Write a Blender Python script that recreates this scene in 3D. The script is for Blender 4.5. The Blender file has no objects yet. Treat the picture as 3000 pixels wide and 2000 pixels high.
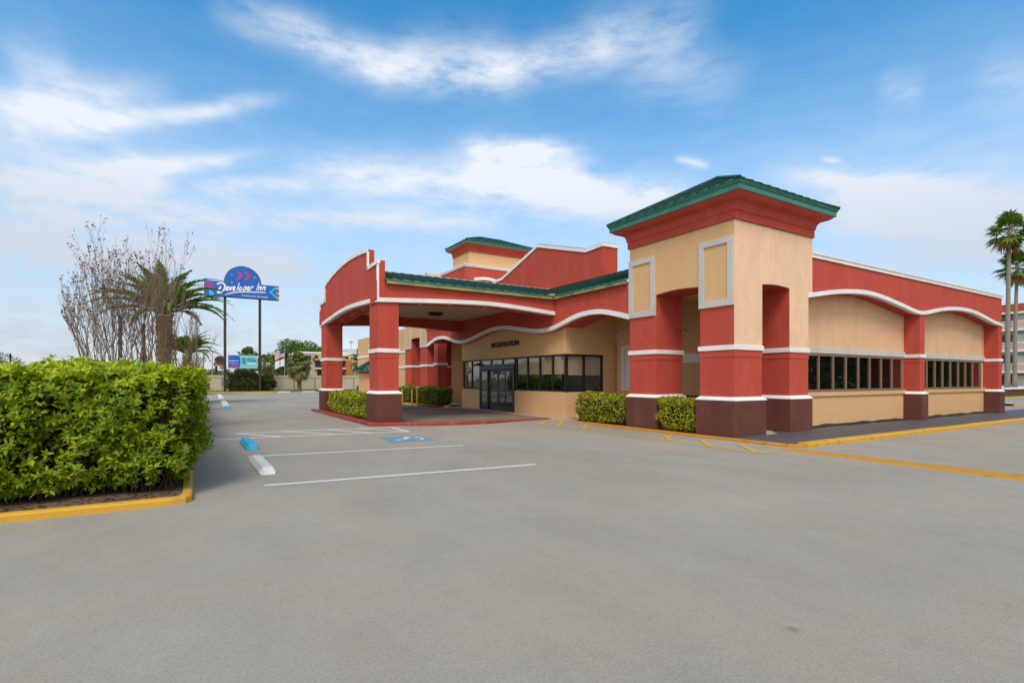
import bpy, bmesh, math, random
import numpy as np
from mathutils import Vector, Matrix

# ------------------------------------------------------------------ camera, sky, sun, exposure
SC = bpy.context.scene
COL = SC.collection
SI, CO, F, CX, HY, H = .5205, .8539, 1535., 1500., 1111., 1.7   # view direction (SI, CO), photo focal length, horizon row, eye height
cam_d = bpy.data.cameras.new('camera')
cam = bpy.data.objects.new('camera', cam_d)
COL.objects.link(cam)
cam.location = (0, 0, H)
cam.rotation_euler = (math.radians(90), 0, -math.atan2(SI, CO))
cam_d.sensor_width = 36
cam_d.lens = F / 3000 * 36
cam_d.shift_y = (HY - 1000) / 3000
cam_d.clip_end = 4000
SC.camera = cam
SC.view_settings.view_transform = 'Standard'
SC.view_settings.look = 'None'
SC.view_settings.exposure = 0.5
SC.view_settings.gamma = 1
SC.render.resolution_x, SC.render.resolution_y = 1024, 682
try:
    SC.cycles.max_bounces = 8
    SC.cycles.transparent_max_bounces = 12
except Exception:
    pass

SUN_DIR = Vector((-.40, -.52, .80)).normalized()
sl = bpy.data.lights.new('sun', 'SUN')
sl.energy = 1.5
sl.angle = math.radians(22)
sl.color = (1, .95, .88)
so = bpy.data.objects.new('sun', sl)
COL.objects.link(so)
so.rotation_euler = SUN_DIR.to_track_quat('Z', 'Y').to_euler()


class NT:
    """small node-tree helper"""
    def __init__(s, nt):
        s.nt = nt; nt.nodes.clear()

    def n(s, t, **kw):
        x = s.nt.nodes.new(t)
        for k, v in kw.items():
            setattr(x, k, v)
        return x

    def l(s, a, b):
        s.nt.links.new(a, b)

    def put(s, sock, v):
        if hasattr(v, 'is_output'):
            s.l(v, sock)
        elif v is not None:
            sock.default_value = v

    def m(s, op, a, b=None, c=None, clamp=False):
        x = s.n('ShaderNodeMath', operation=op, use_clamp=clamp)
        s.put(x.inputs[0], a)
        if b is not None: s.put(x.inputs[1], b)
        if c is not None: s.put(x.inputs[2], c)
        return x.outputs[0]

    def mix(s, f, a, b, mode='MIX'):
        x = s.n('ShaderNodeMix', data_type='RGBA', blend_type=mode)
        s.put(x.inputs[0], f)
        for i, v in ((6, a), (7, b)):
            s.put(x.inputs[i], v if hasattr(v, 'is_output') else (*v[:3], 1))
        return x.outputs[2]

    def noise(s, vec, scale, detail=4, rough=.55, dist=0):
        x = s.n('ShaderNodeTexNoise')
        if vec is not None: s.l(vec, x.inputs['Vector'])
        x.inputs['Scale'].default_value = scale
        x.inputs['Detail'].default_value = detail
        x.inputs['Roughness'].default_value = rough
        x.inputs['Distortion'].default_value = dist
        return x.outputs['Fac']

    def ramp(s, f, stops):
        x = s.n('ShaderNodeValToRGB')
        s.l(f, x.inputs[0])
        cr = x.color_ramp
        while len(cr.elements) < len(stops): cr.elements.new(.5)
        for e, (p, c) in zip(cr.elements, stops):
            e.position = p
            e.color = (c, c, c, 1) if not hasattr(c, '__len__') else (*c[:3], 1)
        return x.outputs[0]

    def mapv(s, vec, scale, loc=(0, 0, 0)):
        x = s.n('ShaderNodeMapping')
        s.l(vec, x.inputs[0])
        x.inputs['Scale'].default_value = scale
        x.inputs['Location'].default_value = loc
        return x.outputs[0]


def make_world():
    w = bpy.data.worlds.new('World')
    SC.world = w
    w.use_nodes = True
    T = NT(w.node_tree)
    out = T.n('ShaderNodeOutputWorld'); bg = T.n('ShaderNodeBackground')
    T.l(bg.outputs[0], out.inputs[0])
    bg.inputs[1].default_value = 0.12
    sky = T.n('ShaderNodeTexSky', sky_type='NISHITA')
    sky.sun_disc = False
    sky.sun_elevation = math.asin(SUN_DIR.z)
    sky.sun_rotation = math.atan2(SUN_DIR.x, SUN_DIR.y)
    sky.air_density = 1.0; sky.dust_density = .35; sky.ozone_density = 2.2
    tc = T.n('ShaderNodeTexCoord')
    sep = T.n('ShaderNodeSeparateXYZ'); T.l(tc.outputs['Generated'], sep.inputs[0])
    x, y, z = sep.outputs
    rx = T.m('SUBTRACT', T.m('MULTIPLY', x, CO), T.m('MULTIPLY', y, SI))
    ry = T.m('ADD', T.m('MULTIPLY', x, SI), T.m('MULTIPLY', y, CO))
    az = T.m('ARCTAN2', rx, ry)
    el = T.m('ARCSINE', z)
    comb = T.n('ShaderNodeCombineXYZ'); T.l(az, comb.inputs[0]); T.l(el, comb.inputs[1])
    # wispy texture: gently warped noise stretched along the horizon
    wv = T.n('ShaderNodeTexNoise'); T.l(comb.outputs[0], wv.inputs['Vector'])
    wv.inputs['Scale'].default_value = 2.6; wv.inputs['Detail'].default_value = 3; wv.inputs['Roughness'].default_value = .5
    vm = T.n('ShaderNodeVectorMath', operation='MULTIPLY_ADD')
    T.l(wv.outputs['Color'], vm.inputs[0]); vm.inputs[1].default_value = (.12, .05, 0); T.l(comb.outputs[0], vm.inputs[2])
    warp = vm.outputs[0]
    n1 = T.noise(T.mapv(warp, (2.4, 8, 1)), 2.0, 7, .60)
    n2 = T.noise(T.mapv(warp, (9, 24, 1), (3.1, 1.7, 0)), 2.0, 8, .60)
    tex = T.m('ADD', T.m('MULTIPLY', n1, .6), T.m('MULTIPLY', n2, .4))
    sw = T.n('ShaderNodeSeparateXYZ'); T.l(warp, sw.inputs[0])
    wx = T.m('SUBTRACT', sw.outputs[0], .06); wy = T.m('SUBTRACT', sw.outputs[1], .025)

    def ang(px, py):
        a = math.atan((px - CX) / F)
        return a, math.atan((HY - py) / F * math.cos(a))
    # cloud streaks: centre and end given where they stand in the sky (azimuth, elevation), width, weight
    streaks = [((620, 40), (900, 110), .026, .55), ((820, 95), (1180, 210), .028, .95), ((1080, 195), (1520, 215), .030, 1.0), ((1420, 210), (1800, 120), .030, .8),
               ((1700, 130), (2050, 60), .045, .55), ((1820, 210), (2150, 250), .040, .28), ((1150, 130), (1500, 110), .03, .3),
               ((-120, 335), (380, 335), .032, .95), ((300, 348), (780, 302), .013, .75), ((40, 225), (220, 240), .040, .40), ((150, 260), (500, 270), .02, .35),
               ((-100, 555), (560, 515), .036, .80), ((280, 490), (760, 462), .012, .55), ((600, 545), (920, 562), .016, .7), ((900, 500), (1480, 560), .034, .85),
               ((1340, 440), (1700, 445), .016, .95), ((1330, 490), (1750, 540), .040, .95), ((1550, 560), (2050, 595), .036, .95), ((620, 630), (1460, 640), .018, .6),
               ((1985, 470), (2080, 488), .006, .7), ((2385, 478), (2440, 480), .004, .6), ((2280, 522), (2760, 560), .018, .85), ((2380, 600), (3100, 640), .050, .75),
               ((2560, 272), (2700, 275), .022, .30), ((2850, 215), (3100, 240), .03, .28), ((-100, 715), (900, 765), .024, .70), ((0, 610), (700, 640), .03, .45)]
    tot = None
    for p, q, wd, amp in streaks:
        (a0, e0), (a1, e1) = ang(*p), ang(*q)
        ca, ce = (a0 + a1) / 2, (e0 + e1) / 2
        L = math.hypot(a1 - a0, e1 - e0) / 2; th = math.atan2(e1 - e0, a1 - a0)
        dx = T.m('SUBTRACT', wx, ca); dy = T.m('SUBTRACT', wy, ce)
        u = T.m('ADD', T.m('MULTIPLY', dx, math.cos(th) / (L * .95)), T.m('MULTIPLY', dy, math.sin(th) / (L * .95)))
        v = T.m('ADD', T.m('MULTIPLY', dx, -math.sin(th) / wd), T.m('MULTIPLY', dy, math.cos(th) / wd))
        r2 = T.m('ADD', T.m('POWER', T.m('ABSOLUTE', u), 4), T.m('POWER', T.m('ABSOLUTE', v), 2))
        g = T.m('MULTIPLY', T.m('EXPONENT', T.m('MULTIPLY', r2, -1)), amp)
        tot = g if tot is None else T.m('ADD', tot, g)
    # a general veil of high cloud, thick near the horizon
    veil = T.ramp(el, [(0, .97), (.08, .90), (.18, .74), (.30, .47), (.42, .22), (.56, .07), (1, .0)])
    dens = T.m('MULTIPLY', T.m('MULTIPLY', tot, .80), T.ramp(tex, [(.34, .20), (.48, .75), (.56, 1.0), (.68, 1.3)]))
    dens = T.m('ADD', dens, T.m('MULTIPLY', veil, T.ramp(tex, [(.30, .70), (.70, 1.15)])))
    back = T.ramp(T.m('MULTIPLY_ADD', ry, -.5, .5), [(.40, 0), (.62, .85)])  # unseen bright cloud, added behind the viewer as soft frontal light
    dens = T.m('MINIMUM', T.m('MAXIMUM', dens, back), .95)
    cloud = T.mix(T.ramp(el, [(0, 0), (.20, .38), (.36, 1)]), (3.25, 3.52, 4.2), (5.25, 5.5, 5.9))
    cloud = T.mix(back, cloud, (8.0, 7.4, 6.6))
    hs = T.n('ShaderNodeHueSaturation'); T.l(sky.outputs[0], hs.inputs['Color'])
    hs.inputs['Hue'].default_value = .488; hs.inputs['Saturation'].default_value = SKYSAT; hs.inputs['Value'].default_value = SKYVAL
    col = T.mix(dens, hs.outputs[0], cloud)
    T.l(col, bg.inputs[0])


SKYSAT, SKYVAL = 1.46, 1.26
make_world()

# ------------------------------------------------------------------ helpers


def ray(px, py):
    x = (px - CX) / F
    return x * CO + SI, -x * SI + CO, -(py - HY) / F


def sst(t):
    t = min(1, max(0, t))
    return t * t * (3 - 2 * t)


def zg(X, Y):
    """height of the lot: it rises a little towards the canopy and dips along the corner tower"""
    s = sst((Y - 15) / 3.5)
    return .05 * s - .05 * sst((X - 8) / 4) * (1 - sst((Y - 15) / 3))


def P(px, py, dz=0.):
    """the point of the lot seen at a photo pixel"""
    dx, dy, dz_ = ray(px, py)
    z = 0.
    for _ in range(6):
        t = (z + dz - H) / dz_
        z = zg(dx * t, dy * t)
    return Vector((dx * t, dy * t, z + dz))


def at(px, d):
    dx, dy, _ = ray(px, HY)
    return Vector((dx * d, dy * d, 0))


def hz(py, d):
    return H + (HY - py) / F * d


def srgb(r, g, b):
    f = lambda c: (c / 255 / 12.92) if c <= 10 else ((c / 255 + .055) / 1.055) ** 2.4
    return (f(r), f(g), f(b))


def empty(name, loc, label=None, cat=None, group=None, parent=None):
    o = bpy.data.objects.new(name, None)
    COL.objects.link(o)
    o.empty_display_size = .3
    o.location = loc
    if parent: o.parent = parent
    tag(o, label, cat, group)
    return o


def tag(o, label=None, cat=None, group=None, kind=None):
    if label: o['label'] = label
    if cat: o['category'] = cat
    if group: o['group'] = group
    if kind: o['kind'] = kind
    return o


def wparent(o, parent):
    """parent o but keep the world coordinates its mesh was written in"""
    if parent is None: return
    off = Vector((0, 0, 0)); p = parent
    while p is not None:
        off += p.location; p = p.parent
    o.parent = parent
    o.location = o.location - off


class MB:
    def __init__(s):
        s.v = []; s.f = []

    def add(s, vs, fs):
        b = len(s.v)
        s.v += [tuple(v) for v in vs]
        s.f += [tuple(b + i for i in f) for f in fs]
        return s

    def box(s, x0, x1, y0, y1, z0, z1):
        return s.add([(x0, y0, z0), (x1, y0, z0), (x1, y1, z0), (x0, y1, z0), (x0, y0, z1), (x1, y0, z1), (x1, y1, z1), (x0, y1, z1)],
                     [(0, 3, 2, 1), (4, 5, 6, 7), (0, 1, 5, 4), (1, 2, 6, 5), (2, 3, 7, 6), (3, 0, 4, 7)])

    def frus(s, a, z0, b, z1):
        """frustum between rectangles a, b = (x0,x1,y0,y1)"""
        r = lambda q, z: [(q[0], q[2], z), (q[1], q[2], z), (q[1], q[3], z), (q[0], q[3], z)]
        return s.add(r(a, z0) + r(b, z1), [(0, 3, 2, 1), (4, 5, 6, 7), (0, 1, 5, 4), (1, 2, 6, 5), (2, 3, 7, 6), (3, 0, 4, 7)])

    def prism(s, poly, axis, a, b):
        n = len(poly)
        mk = {'X': lambda t, p: (t, p[0], p[1]), 'Y': lambda t, p: (p[0], t, p[1]), 'Z': lambda t, p: (p[0], p[1], t)}[axis]
        vs = [mk(a, p) for p in poly] + [mk(b, p) for p in poly]
        fs = [tuple(range(n)), tuple(range(2 * n - 1, n - 1, -1))] + [(i, (i + 1) % n, n + (i + 1) % n, n + i) for i in range(n)]
        return s.add(vs, fs)

    def band(s, low, high, axis, a, b):
        """solid between two profiles of the same parameter, cut into quads so caps stay convex"""
        for i in range(len(low) - 1):
            s.prism([low[i], low[i + 1], high[i + 1], high[i]], axis, a, b)
        return s

    def ribbon(s, low, high, axis, a, b):
        """as band, but one shared-vertex solid (no inner faces)"""
        n = len(low)
        mk = {'X': lambda t, p: (t, p[0], p[1]), 'Y': lambda t, p: (p[0], t, p[1]), 'Z': lambda t, p: (p[0], p[1], t)}[axis]
        vs = [mk(a, p) for p in low] + [mk(a, p) for p in high] + [mk(b, p) for p in low] + [mk(b, p) for p in high]
        fs = []
        for i in range(n - 1):
            fs += [(i, i + 1, n + i + 1, n + i), (2 * n + i, 3 * n + i, 3 * n + i + 1, 2 * n + i + 1),
                   (i, 2 * n + i, 2 * n + i + 1, i + 1), (n + i, n + i + 1, 3 * n + i + 1, 3 * n + i)]
        fs += [(0, n, 3 * n, 2 * n), (n - 1, 2 * n + n - 1, 3 * n + n - 1, n + n - 1)]
        return s.add(vs, fs)

    def tube(s, pts, rad, sides=6, cap=True):
        pts = [Vector(p) for p in pts]
        if not hasattr(rad, '__len__'): rad = [rad] * len(pts)
        b = len(s.v); n = len(pts)
        up = Vector((0, 0, 1)); ref = None
        for i, p in enumerate(pts):
            d = (pts[min(i + 1, n - 1)] - pts[max(i - 1, 0)])
            if d.length < 1e-9: d = Vector((0, 0, 1))
            d.normalize()
            if ref is None: ref = d.orthogonal().normalized()
            u = (ref - d * ref.dot(d))
            u = u.normalized() if u.length > 1e-6 else d.orthogonal().normalized()
            ref = u; w = d.cross(u)
            for k in range(sides):
                a = 2 * math.pi * k / sides
                s.v.append(tuple(p + (u * math.cos(a) + w * math.sin(a)) * rad[i]))
        for i in range(n - 1):
            for k in range(sides):
                a0 = b + i * sides + k; a1 = b + i * sides + (k + 1) % sides
                s.f.append((a0, a1, a1 + sides, a0 + sides))
        if cap:
            s.f.append(tuple(b + k for k in range(sides))[::-1])
            s.f.append(tuple(b + (n - 1) * sides + k for k in range(sides)))
        return s

    def ring(s, c, r0, r1, z0, z1, n=20):
        for i in range(n):
            a, b_ = 2 * math.pi * i / n, 2 * math.pi * (i + 1) / n
            s.prism([(c[0] + r0 * math.cos(a), c[1] + r0 * math.sin(a)), (c[0] + r1 * math.cos(a), c[1] + r1 * math.sin(a)),
                     (c[0] + r1 * math.cos(b_), c[1] + r1 * math.sin(b_)), (c[0] + r0 * math.cos(b_), c[1] + r0 * math.sin(b_))], 'Z', z0, z1)
        return s

    def build(s, name, mat, parent=None, bevel=0, smooth=False, recalc=True, weld=False):
        me = bpy.data.meshes.new(name)
        me.from_pydata(s.v, [], s.f)
        if recalc or weld:
            bm = bmesh.new(); bm.from_mesh(me)
            if weld: bmesh.ops.remove_doubles(bm, verts=bm.verts, dist=1e-5)
            bmesh.ops.recalc_face_normals(bm, faces=bm.faces)
            bm.to_mesh(me); bm.free()
        me.materials.append(mat)
        o = bpy.data.objects.new(name, me)
        COL.objects.link(o)
        wparent(o, parent)
        if smooth:
            me.polygons.foreach_set('use_smooth', [True] * len(me.polygons))
        if bevel:
            m = o.modifiers.new('bevel', 'BEVEL'); m.width = bevel; m.segments = 2; m.limit_method = 'ANGLE'; m.angle_limit = math.radians(35)
        return o


def struct(o):
    o['kind'] = 'structure'
    return o


def np_obj(name, V, Fc, mat, parent=None, smooth=False):
    """fast mesh from numpy arrays: V (n,3), Fc list of (m,k) index arrays"""
    me = bpy.data.meshes.new(name)
    me.vertices.add(len(V)); me.vertices.foreach_set('co', np.asarray(V, np.float32).ravel())
    nl = sum(f.size for f in Fc); npoly = sum(len(f) for f in Fc)
    me.loops.add(nl); me.loops.foreach_set('vertex_index', np.concatenate([f.ravel() for f in Fc]).astype(np.int32))
    me.polygons.add(npoly)
    tot = np.concatenate([np.full(len(f), f.shape[1]) for f in Fc])
    st = np.concatenate([[0], np.cumsum(tot)[:-1]])
    me.polygons.foreach_set('loop_start', st.astype(np.int32))
    me.polygons.foreach_set('loop_total', tot.astype(np.int32))
    if smooth: me.polygons.foreach_set('use_smooth', np.ones(npoly, bool))
    me.update(calc_edges=True)
    me.materials.append(mat)
    o = bpy.data.objects.new(name, me)
    COL.objects.link(o)
    wparent(o, parent)
    return o


LEAF_BIG = (np.array([(0, 0, 0), (.30, .46, .05), (.66, .40, .02), (1, 0, -.16), (.66, -.40, .02), (.30, -.46, .05), (.32, 0, -.02), (.68, 0, -.06)]),
            [np.array([(0, 6, 1), (0, 5, 6), (2, 7, 3), (7, 4, 3)]), np.array([(1, 6, 7, 2), (6, 5, 4, 7)])])
LEAF_SMALL = (np.array([(0, 0, 0), (.5, .5, .10), (1, 0, -.06), (.5, -.5, .10)]), [np.array([(0, 3, 2), (0, 2, 1)])])


def nrm(a):
    return a / np.maximum(np.linalg.norm(a, axis=-1, keepdims=True), 1e-9)


def leaves(pos, axis, normal, length, width, tmpl):
    T_, Fs = tmpl
    axis = nrm(axis)
    side = nrm(np.cross(normal, axis)); nn = np.cross(axis, side)
    V = (pos[:, None, :] + (T_[None, :, 0:1] * length[:, None, None]) * axis[:, None, :]
         + (T_[None, :, 1:2] * width[:, None, None]) * side[:, None, :] + (T_[None, :, 2:3] * length[:, None, None]) * nn[:, None, :])
    k = len(T_); off = (np.arange(len(pos)) * k)[:, None, None]
    return V.reshape(-1, 3), [(off + f[None]).reshape(-1, f.shape[1]) for f in Fs]


# ------------------------------------------------------------------ materials


def new_mat(name):
    m = bpy.data.materials.new(name)
    m.use_nodes = True
    T = NT(m.node_tree)
    out = T.n('ShaderNodeOutputMaterial'); b = T.n('ShaderNodeBsdfPrincipled')
    T.l(b.outputs[0], out.inputs[0])
    return m, T, b, out


def bump(T, b, h, strength, dist):
    x = T.n('ShaderNodeBump'); x.inputs['Strength'].default_value = strength; x.inputs['Distance'].default_value = dist
    T.l(h, x.inputs['Height']); T.l(x.outputs[0], b.inputs['Normal'])


def geo(T):
    return T.n('ShaderNodeNewGeometry').outputs['Position']


def stucco(name, col, var=.13, rough=.88, streak=.10, stain=None):
    m, T, b, _ = new_mat(name)
    p = geo(T)
    big = T.noise(p, .55, 5, .6)
    mid = T.noise(p, 3.2, 5, .62)
    st = T.noise(T.mapv(p, (1.5, 1.5, .36)), 1.5, 3, .5)
    f = T.m('ADD', T.m('MULTIPLY', T.m('SUBTRACT', big, .5), var * 1.5), T.m('MULTIPLY', T.m('SUBTRACT', mid, .5), var * 1.7))
    f = T.m('ADD', f, T.m('MULTIPLY', T.m('SUBTRACT', st, .5), streak * 1.6))
    f = T.m('ADD', f, 1.0)
    vm = T.n('ShaderNodeVectorMath', operation='SCALE'); vm.inputs[0].default_value = col; T.l(f, vm.inputs['Scale'])
    c = vm.outputs[0]
    if stain:
        s = T.ramp(T.noise(T.mapv(p, (1.5, 1.5, .5), (4, 2, 1)), 1.1, 7, .70), [(.48, 0), (.70, 1)])
        c = T.mix(T.m('MULTIPLY', s, stain[1]), c, stain[0])
    T.l(c, b.inputs['Base Color'])
    b.inputs['Roughness'].default_value = rough
    b.inputs['Specular IOR Level'].default_value = .25
    h = T.m('ADD', T.noise(p, 90, 3, .6), T.m('MULTIPLY', T.noise(p, 14, 5, .65), 1.3))
    bump(T, b, h, .5, .010)
    return m


def paint(name, col, rough=.5, var=.08, spec=.4, metal=0., dirt=None, scale=6, bumpy=.1):
    m, T, b, _ = new_mat(name)
    p = geo(T)
    f = T.m('ADD', T.m('MULTIPLY', T.m('SUBTRACT', T.noise(p, scale, 5, .6), .5), var * 2), 1.0)
    vm = T.n('ShaderNodeVectorMath', operation='SCALE'); vm.inputs[0].default_value = col; T.l(f, vm.inputs['Scale'])
    c = vm.outputs[0]
    if dirt:
        s = T.ramp(T.noise(p, dirt[2], 6, .7), [(dirt[3], 0), (min(.98, dirt[3] + .16), 1)])
        c = T.mix(T.m('MULTIPLY', s, dirt[1]), c, dirt[0])
    T.l(c, b.inputs['Base Color'])
    b.inputs['Roughness'].default_value = rough
    b.inputs['Specular IOR Level'].default_value = spec
    b.inputs['Metallic'].default_value = metal
    if bumpy: bump(T, b, T.noise(p, 60, 4, .6), bumpy, .004)
    return m


def leaf_mat(name, stops, trans=.28, rough=.45, spec=.35):
    m, T, b, out = new_mat(name)
    g = T.n('ShaderNodeNewGeometry')
    f = T.m('ADD', T.m('MULTIPLY', g.outputs['Random Per Island'], .75), T.m('MULTIPLY', T.noise(g.outputs['Position'], 1.6, 3, .5), .25))
    c = T.ramp(f, stops)
    T.l(c, b.inputs['Base Color'])
    b.inputs['Roughness'].default_value = rough
    b.inputs['Specular IOR Level'].default_value = spec
    tr = T.n('ShaderNodeBsdfTranslucent'); T.l(T.mix(1.0, c, (1.5, 1.45, .7), 'MULTIPLY'), tr.inputs[0])
    mx = T.n('ShaderNodeMixShader'); mx.inputs[0].default_value = trans
    T.l(b.outputs[0], mx.inputs[1]); T.l(tr.outputs[0], mx.inputs[2]); T.l(mx.outputs[0], out.inputs[0])
    return m


def asphalt(name, col, var=.17):
    m, T, b, _ = new_mat(name)
    p = geo(T)
    big = T.noise(p, .16, 6, .62, .4)
    mid = T.noise(T.mapv(p, (1, .45, 1)), 1.1, 6, .65, .3)
    fine = T.noise(p, 42, 3, .7)
    grit = T.noise(p, 150, 2, .7)
    f = T.m('ADD', T.m('MULTIPLY', T.m('SUBTRACT', big, .5), var * 3.0), T.m('MULTIPLY', T.m('SUBTRACT', mid, .5), var * 2.2))
    f = T.m('ADD', f, T.m('MULTIPLY', T.m('SUBTRACT', fine, .5), .70))
    f = T.m('ADD', f, T.m('MULTIPLY', T.m('SUBTRACT', grit, .5), 1.3))
    f = T.m('ADD', f, 1.0)
    f = T.m('ADD', f, T.m('MULTIPLY', T.m('SUBTRACT', T.noise(p, 7, 4, .7), .5), var * 1.3))
    hue = T.mix(T.ramp(T.noise(p, .45, 4, .6), [(.38, 0), (.62, 1)]), col, (col[0] * .955, col[1] * .99, col[2] * 1.03))
    vm = T.n('ShaderNodeVectorMath', operation='SCALE'); T.l(hue, vm.inputs[0]); T.l(f, vm.inputs['Scale'])
    c = vm.outputs[0]
    # oil spots and light scuffs
    s1 = T.ramp(T.noise(p, 2.1, 2, .4), [(.70, 0), (.78, 1)])
    c = T.mix(T.m('MULTIPLY', s1, .10), c, (.09, .085, .08))
    vo = T.n('ShaderNodeTexVoronoi'); T.l(p, vo.inputs['Vector']); vo.inputs['Scale'].default_value = .55
    sp = T.ramp(vo.outputs['Distance'], [(.012, 1), (.035, 0)])
    c = T.mix(T.m('MULTIPLY', sp, .55), c, (.06, .058, .055))
    # hairline cracks
    vc = T.n('ShaderNodeTexVoronoi', feature='DISTANCE_TO_EDGE')
    wn = T.n('ShaderNodeTexNoise'); T.l(p, wn.inputs['Vector']); wn.inputs['Scale'].default_value = .9; wn.inputs['Detail'].default_value = 6
    va = T.n('ShaderNodeVectorMath', operation='MULTIPLY_ADD'); T.l(wn.outputs['Color'], va.inputs[0]); va.inputs[1].default_value = (1.6, 1.6, 0); T.l(p, va.inputs[2])
    T.l(va.outputs[0], vc.inputs['Vector']); vc.inputs['Scale'].default_value = .16
    crk = T.m('MULTIPLY', T.ramp(vc.outputs['Distance'], [(.0006, 1), (.0022, 0)]), T.ramp(T.noise(p, .3, 3), [(.5, 0), (.62, 1)]))
    c = T.mix(T.m('MULTIPLY', crk, .10), c, (.10, .095, .09))
    T.l(c, b.inputs['Base Color'])
    b.inputs['Roughness'].default_value = .85
    b.inputs['Specular IOR Level'].default_value = .3
    bump(T, b, T.m('ADD', grit, T.m('MULTIPLY', fine, .6)), .55, .006)
    return m


def glass_mat(name, tint=(.55, .55, .52), REFL=.07):
    m, T, b, out = new_mat(name)
    T.nt.nodes.remove(b)
    tr = T.n('ShaderNodeBsdfTransparent'); tr.inputs[0].default_value = (*tint, 1)
    gl = T.n('ShaderNodeBsdfGlossy'); gl.inputs['Roughness'].default_value = .015; gl.inputs[0].default_value = (.9, .95, .95, 1)
    lw = T.n('ShaderNodeLayerWeight'); lw.inputs[0].default_value = .5
    fr = T.m('MULTIPLY_ADD', T.m('POWER', lw.outputs['Facing'], 4), .75, REFL)
    bm = T.n('ShaderNodeBump'); bm.inputs['Strength'].default_value = .25; bm.inputs['Distance'].default_value = .02
    T.l(T.noise(geo(T), 1.3, 1, .5), bm.inputs['Height']); T.l(bm.outputs[0], gl.inputs['Normal'])
    mx = T.n('ShaderNodeMixShader'); T.l(fr, mx.inputs[0])
    T.l(tr.outputs[0], mx.inputs[1]); T.l(gl.outputs[0], mx.inputs[2]); T.l(mx.outputs[0], out.inputs[0])
    return m


M = {}
M['asphalt'] = asphalt('asphalt', (.338, .301, .244))
M['red'] = stucco('red_stucco', (.47, .070, .047), .12, streak=.15, stain=((.54, .16, .12), .25))
M['brown'] = stucco('brown_stucco', (.125, .043, .034), .2, stain=((.19, .085, .065), .45))
M['cream'] = stucco('cream_stucco', (.66, .41, .205), .07, streak=.07, stain=((.60, .37, .21), .35))
M['pink'] = stucco('lit_weathered_cream_stucco', (.80, .545, .365), .11, streak=.14, stain=((.64, .40, .23), .5))  # paler cream with stains; the tower's brighter-lit side is put into the colour
M['white'] = stucco('white_trim', (.80, .79, .78), .05, streak=.08, stain=((.52, .50, .46), .35))
M['greytrim'] = stucco('grey_white_trim', (.54, .525, .49), .08, streak=.10, stain=((.38, .37, .34), .35))
M['teal'] = paint('teal_fascia', (.032, .165, .115), .38, .10, .5, 0, ((.11, .25, .19), .5, 2.0, .55))
M['roof'] = paint('green_metal_roof', (.026, .155, .10), .38, .14, .5, .15, ((.05, .17, .12), .5, 1.2, .52))
M['seam'] = paint('roof_seam', (.005, .038, .026), .45, .1)  # darkened so the colour carries the shade along each rib
M['gutter'] = paint('stained_gutter', (.36, .33, .13), .45, .18, .4, 0, ((.09, .12, .05), .8, .9, .48))
M['ceiling'] = stucco('cream_ceiling', (.62, .46, .30), .06)
M['bronze'] = paint('bronze_frame', (.27, .165, .12), .4, .2, .5, .2)
M['darkframe'] = paint('dark_frame', (.018, .018, .02), .35, .1, .5, .3)
M['doorframe'] = paint('door_frame', (.04, .041, .045), .35, .1, .5, .4)
M['glass'] = glass_mat('window_glass', (.88, .88, .85))
M['blind'] = paint('roller_blind', (.74, .56, .38), .8, .05)
M['board'] = paint('red_board', (.16, .018, .015), .7, .1)
M['inside'] = paint('dark_interior', (.03, .026, .023), .9, .5, scale=1.5)  # near-black colour stands in for the unlit rooms behind the glass
M['paver'] = None
M['yellow'] = paint('yellow_paint', (.60, .335, .035), .65, .14, .3, 0, ((.24, .19, .11), .75, 3.5, .54), bumpy=.3)
M['oldyellow'] = paint('worn_yellow_paint', (.50, .24, .025), .7, .12, .3, 0, ((.12, .10, .045), .8, 3.5, .56), bumpy=.4)
M['linewhite'] = paint('white_line_paint', (.68, .67, .63), .7, .10, .3, 0, ((.40, .37, .33), .8, 7, .54), bumpy=.3)
M['fadewhite'] = paint('faded_white_line', (.40, .39, .37), .75, .12, .3, 0, ((.29, .27, .25), .9, 4, .50), bumpy=.3)
M['lineyellow'] = paint('yellow_line_paint', (.56, .36, .07), .7, .10, .3, 0, ((.34, .28, .18), .7, 6, .60), bumpy=.3)
M['lineblue'] = paint('blue_pad_paint', (.11, .29, .46), .7, .12, .3, 0, ((.26, .28, .30), .8, 5, .47), bumpy=.3)
M['stopblue'] = paint('blue_concrete', (.035, .35, .56), .6, .12, .3, 0, ((.20, .42, .52), .6, 5, .58), bumpy=.5)
M['stopwhite'] = paint('white_concrete', (.58, .57, .54), .8, .14, .3, 0, ((.30, .29, .27), .8, 4, .56), bumpy=.7)
M['redkerb'] = paint('red_kerb_paint', (.31, .040, .034), .6, .2, .35, 0, ((.30, .16, .13), .7, 2.2, .52), bumpy=.4)
M['concrete'] = paint('concrete_walk', (.44, .36, .27), .85, .14, .25, 0, ((.30, .25, .19), .6, 2.5, .55), bumpy=.5)
M['walk'] = paint('slate_painted_walk', (.085, .087, .098), .55, .16, .35, 0, ((.13, .125, .13), .5, 1.6, .52), bumpy=.5)
M['soil'] = paint('planter_soil', (.16, .115, .085), .95, .3, .1, 0, ((.07, .05, .035), .8, 14, .5), scale=20, bumpy=1)
M['mulch'] = paint('red_mulch', (.19, .040, .018), .95, .35, .1, 0, ((.06, .02, .012), .8, 16, .5), scale=25, bumpy=1)
M['grass'] = paint('grass', (.11, .17, .022), .95, .3, .1, 0, ((.17, .15, .05), .7, 1.5, .5), scale=8, bumpy=1)
M['lawn'] = paint('lawn', (.12, .24, .02), .95, .2, .1, scale=8, bumpy=1)
M['ground'] = paint('dry_ground', (.17, .155, .10), .95, .25, .1, 0, ((.10, .12, .05), .7, .4, .5), scale=2, bumpy=.5)
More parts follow.
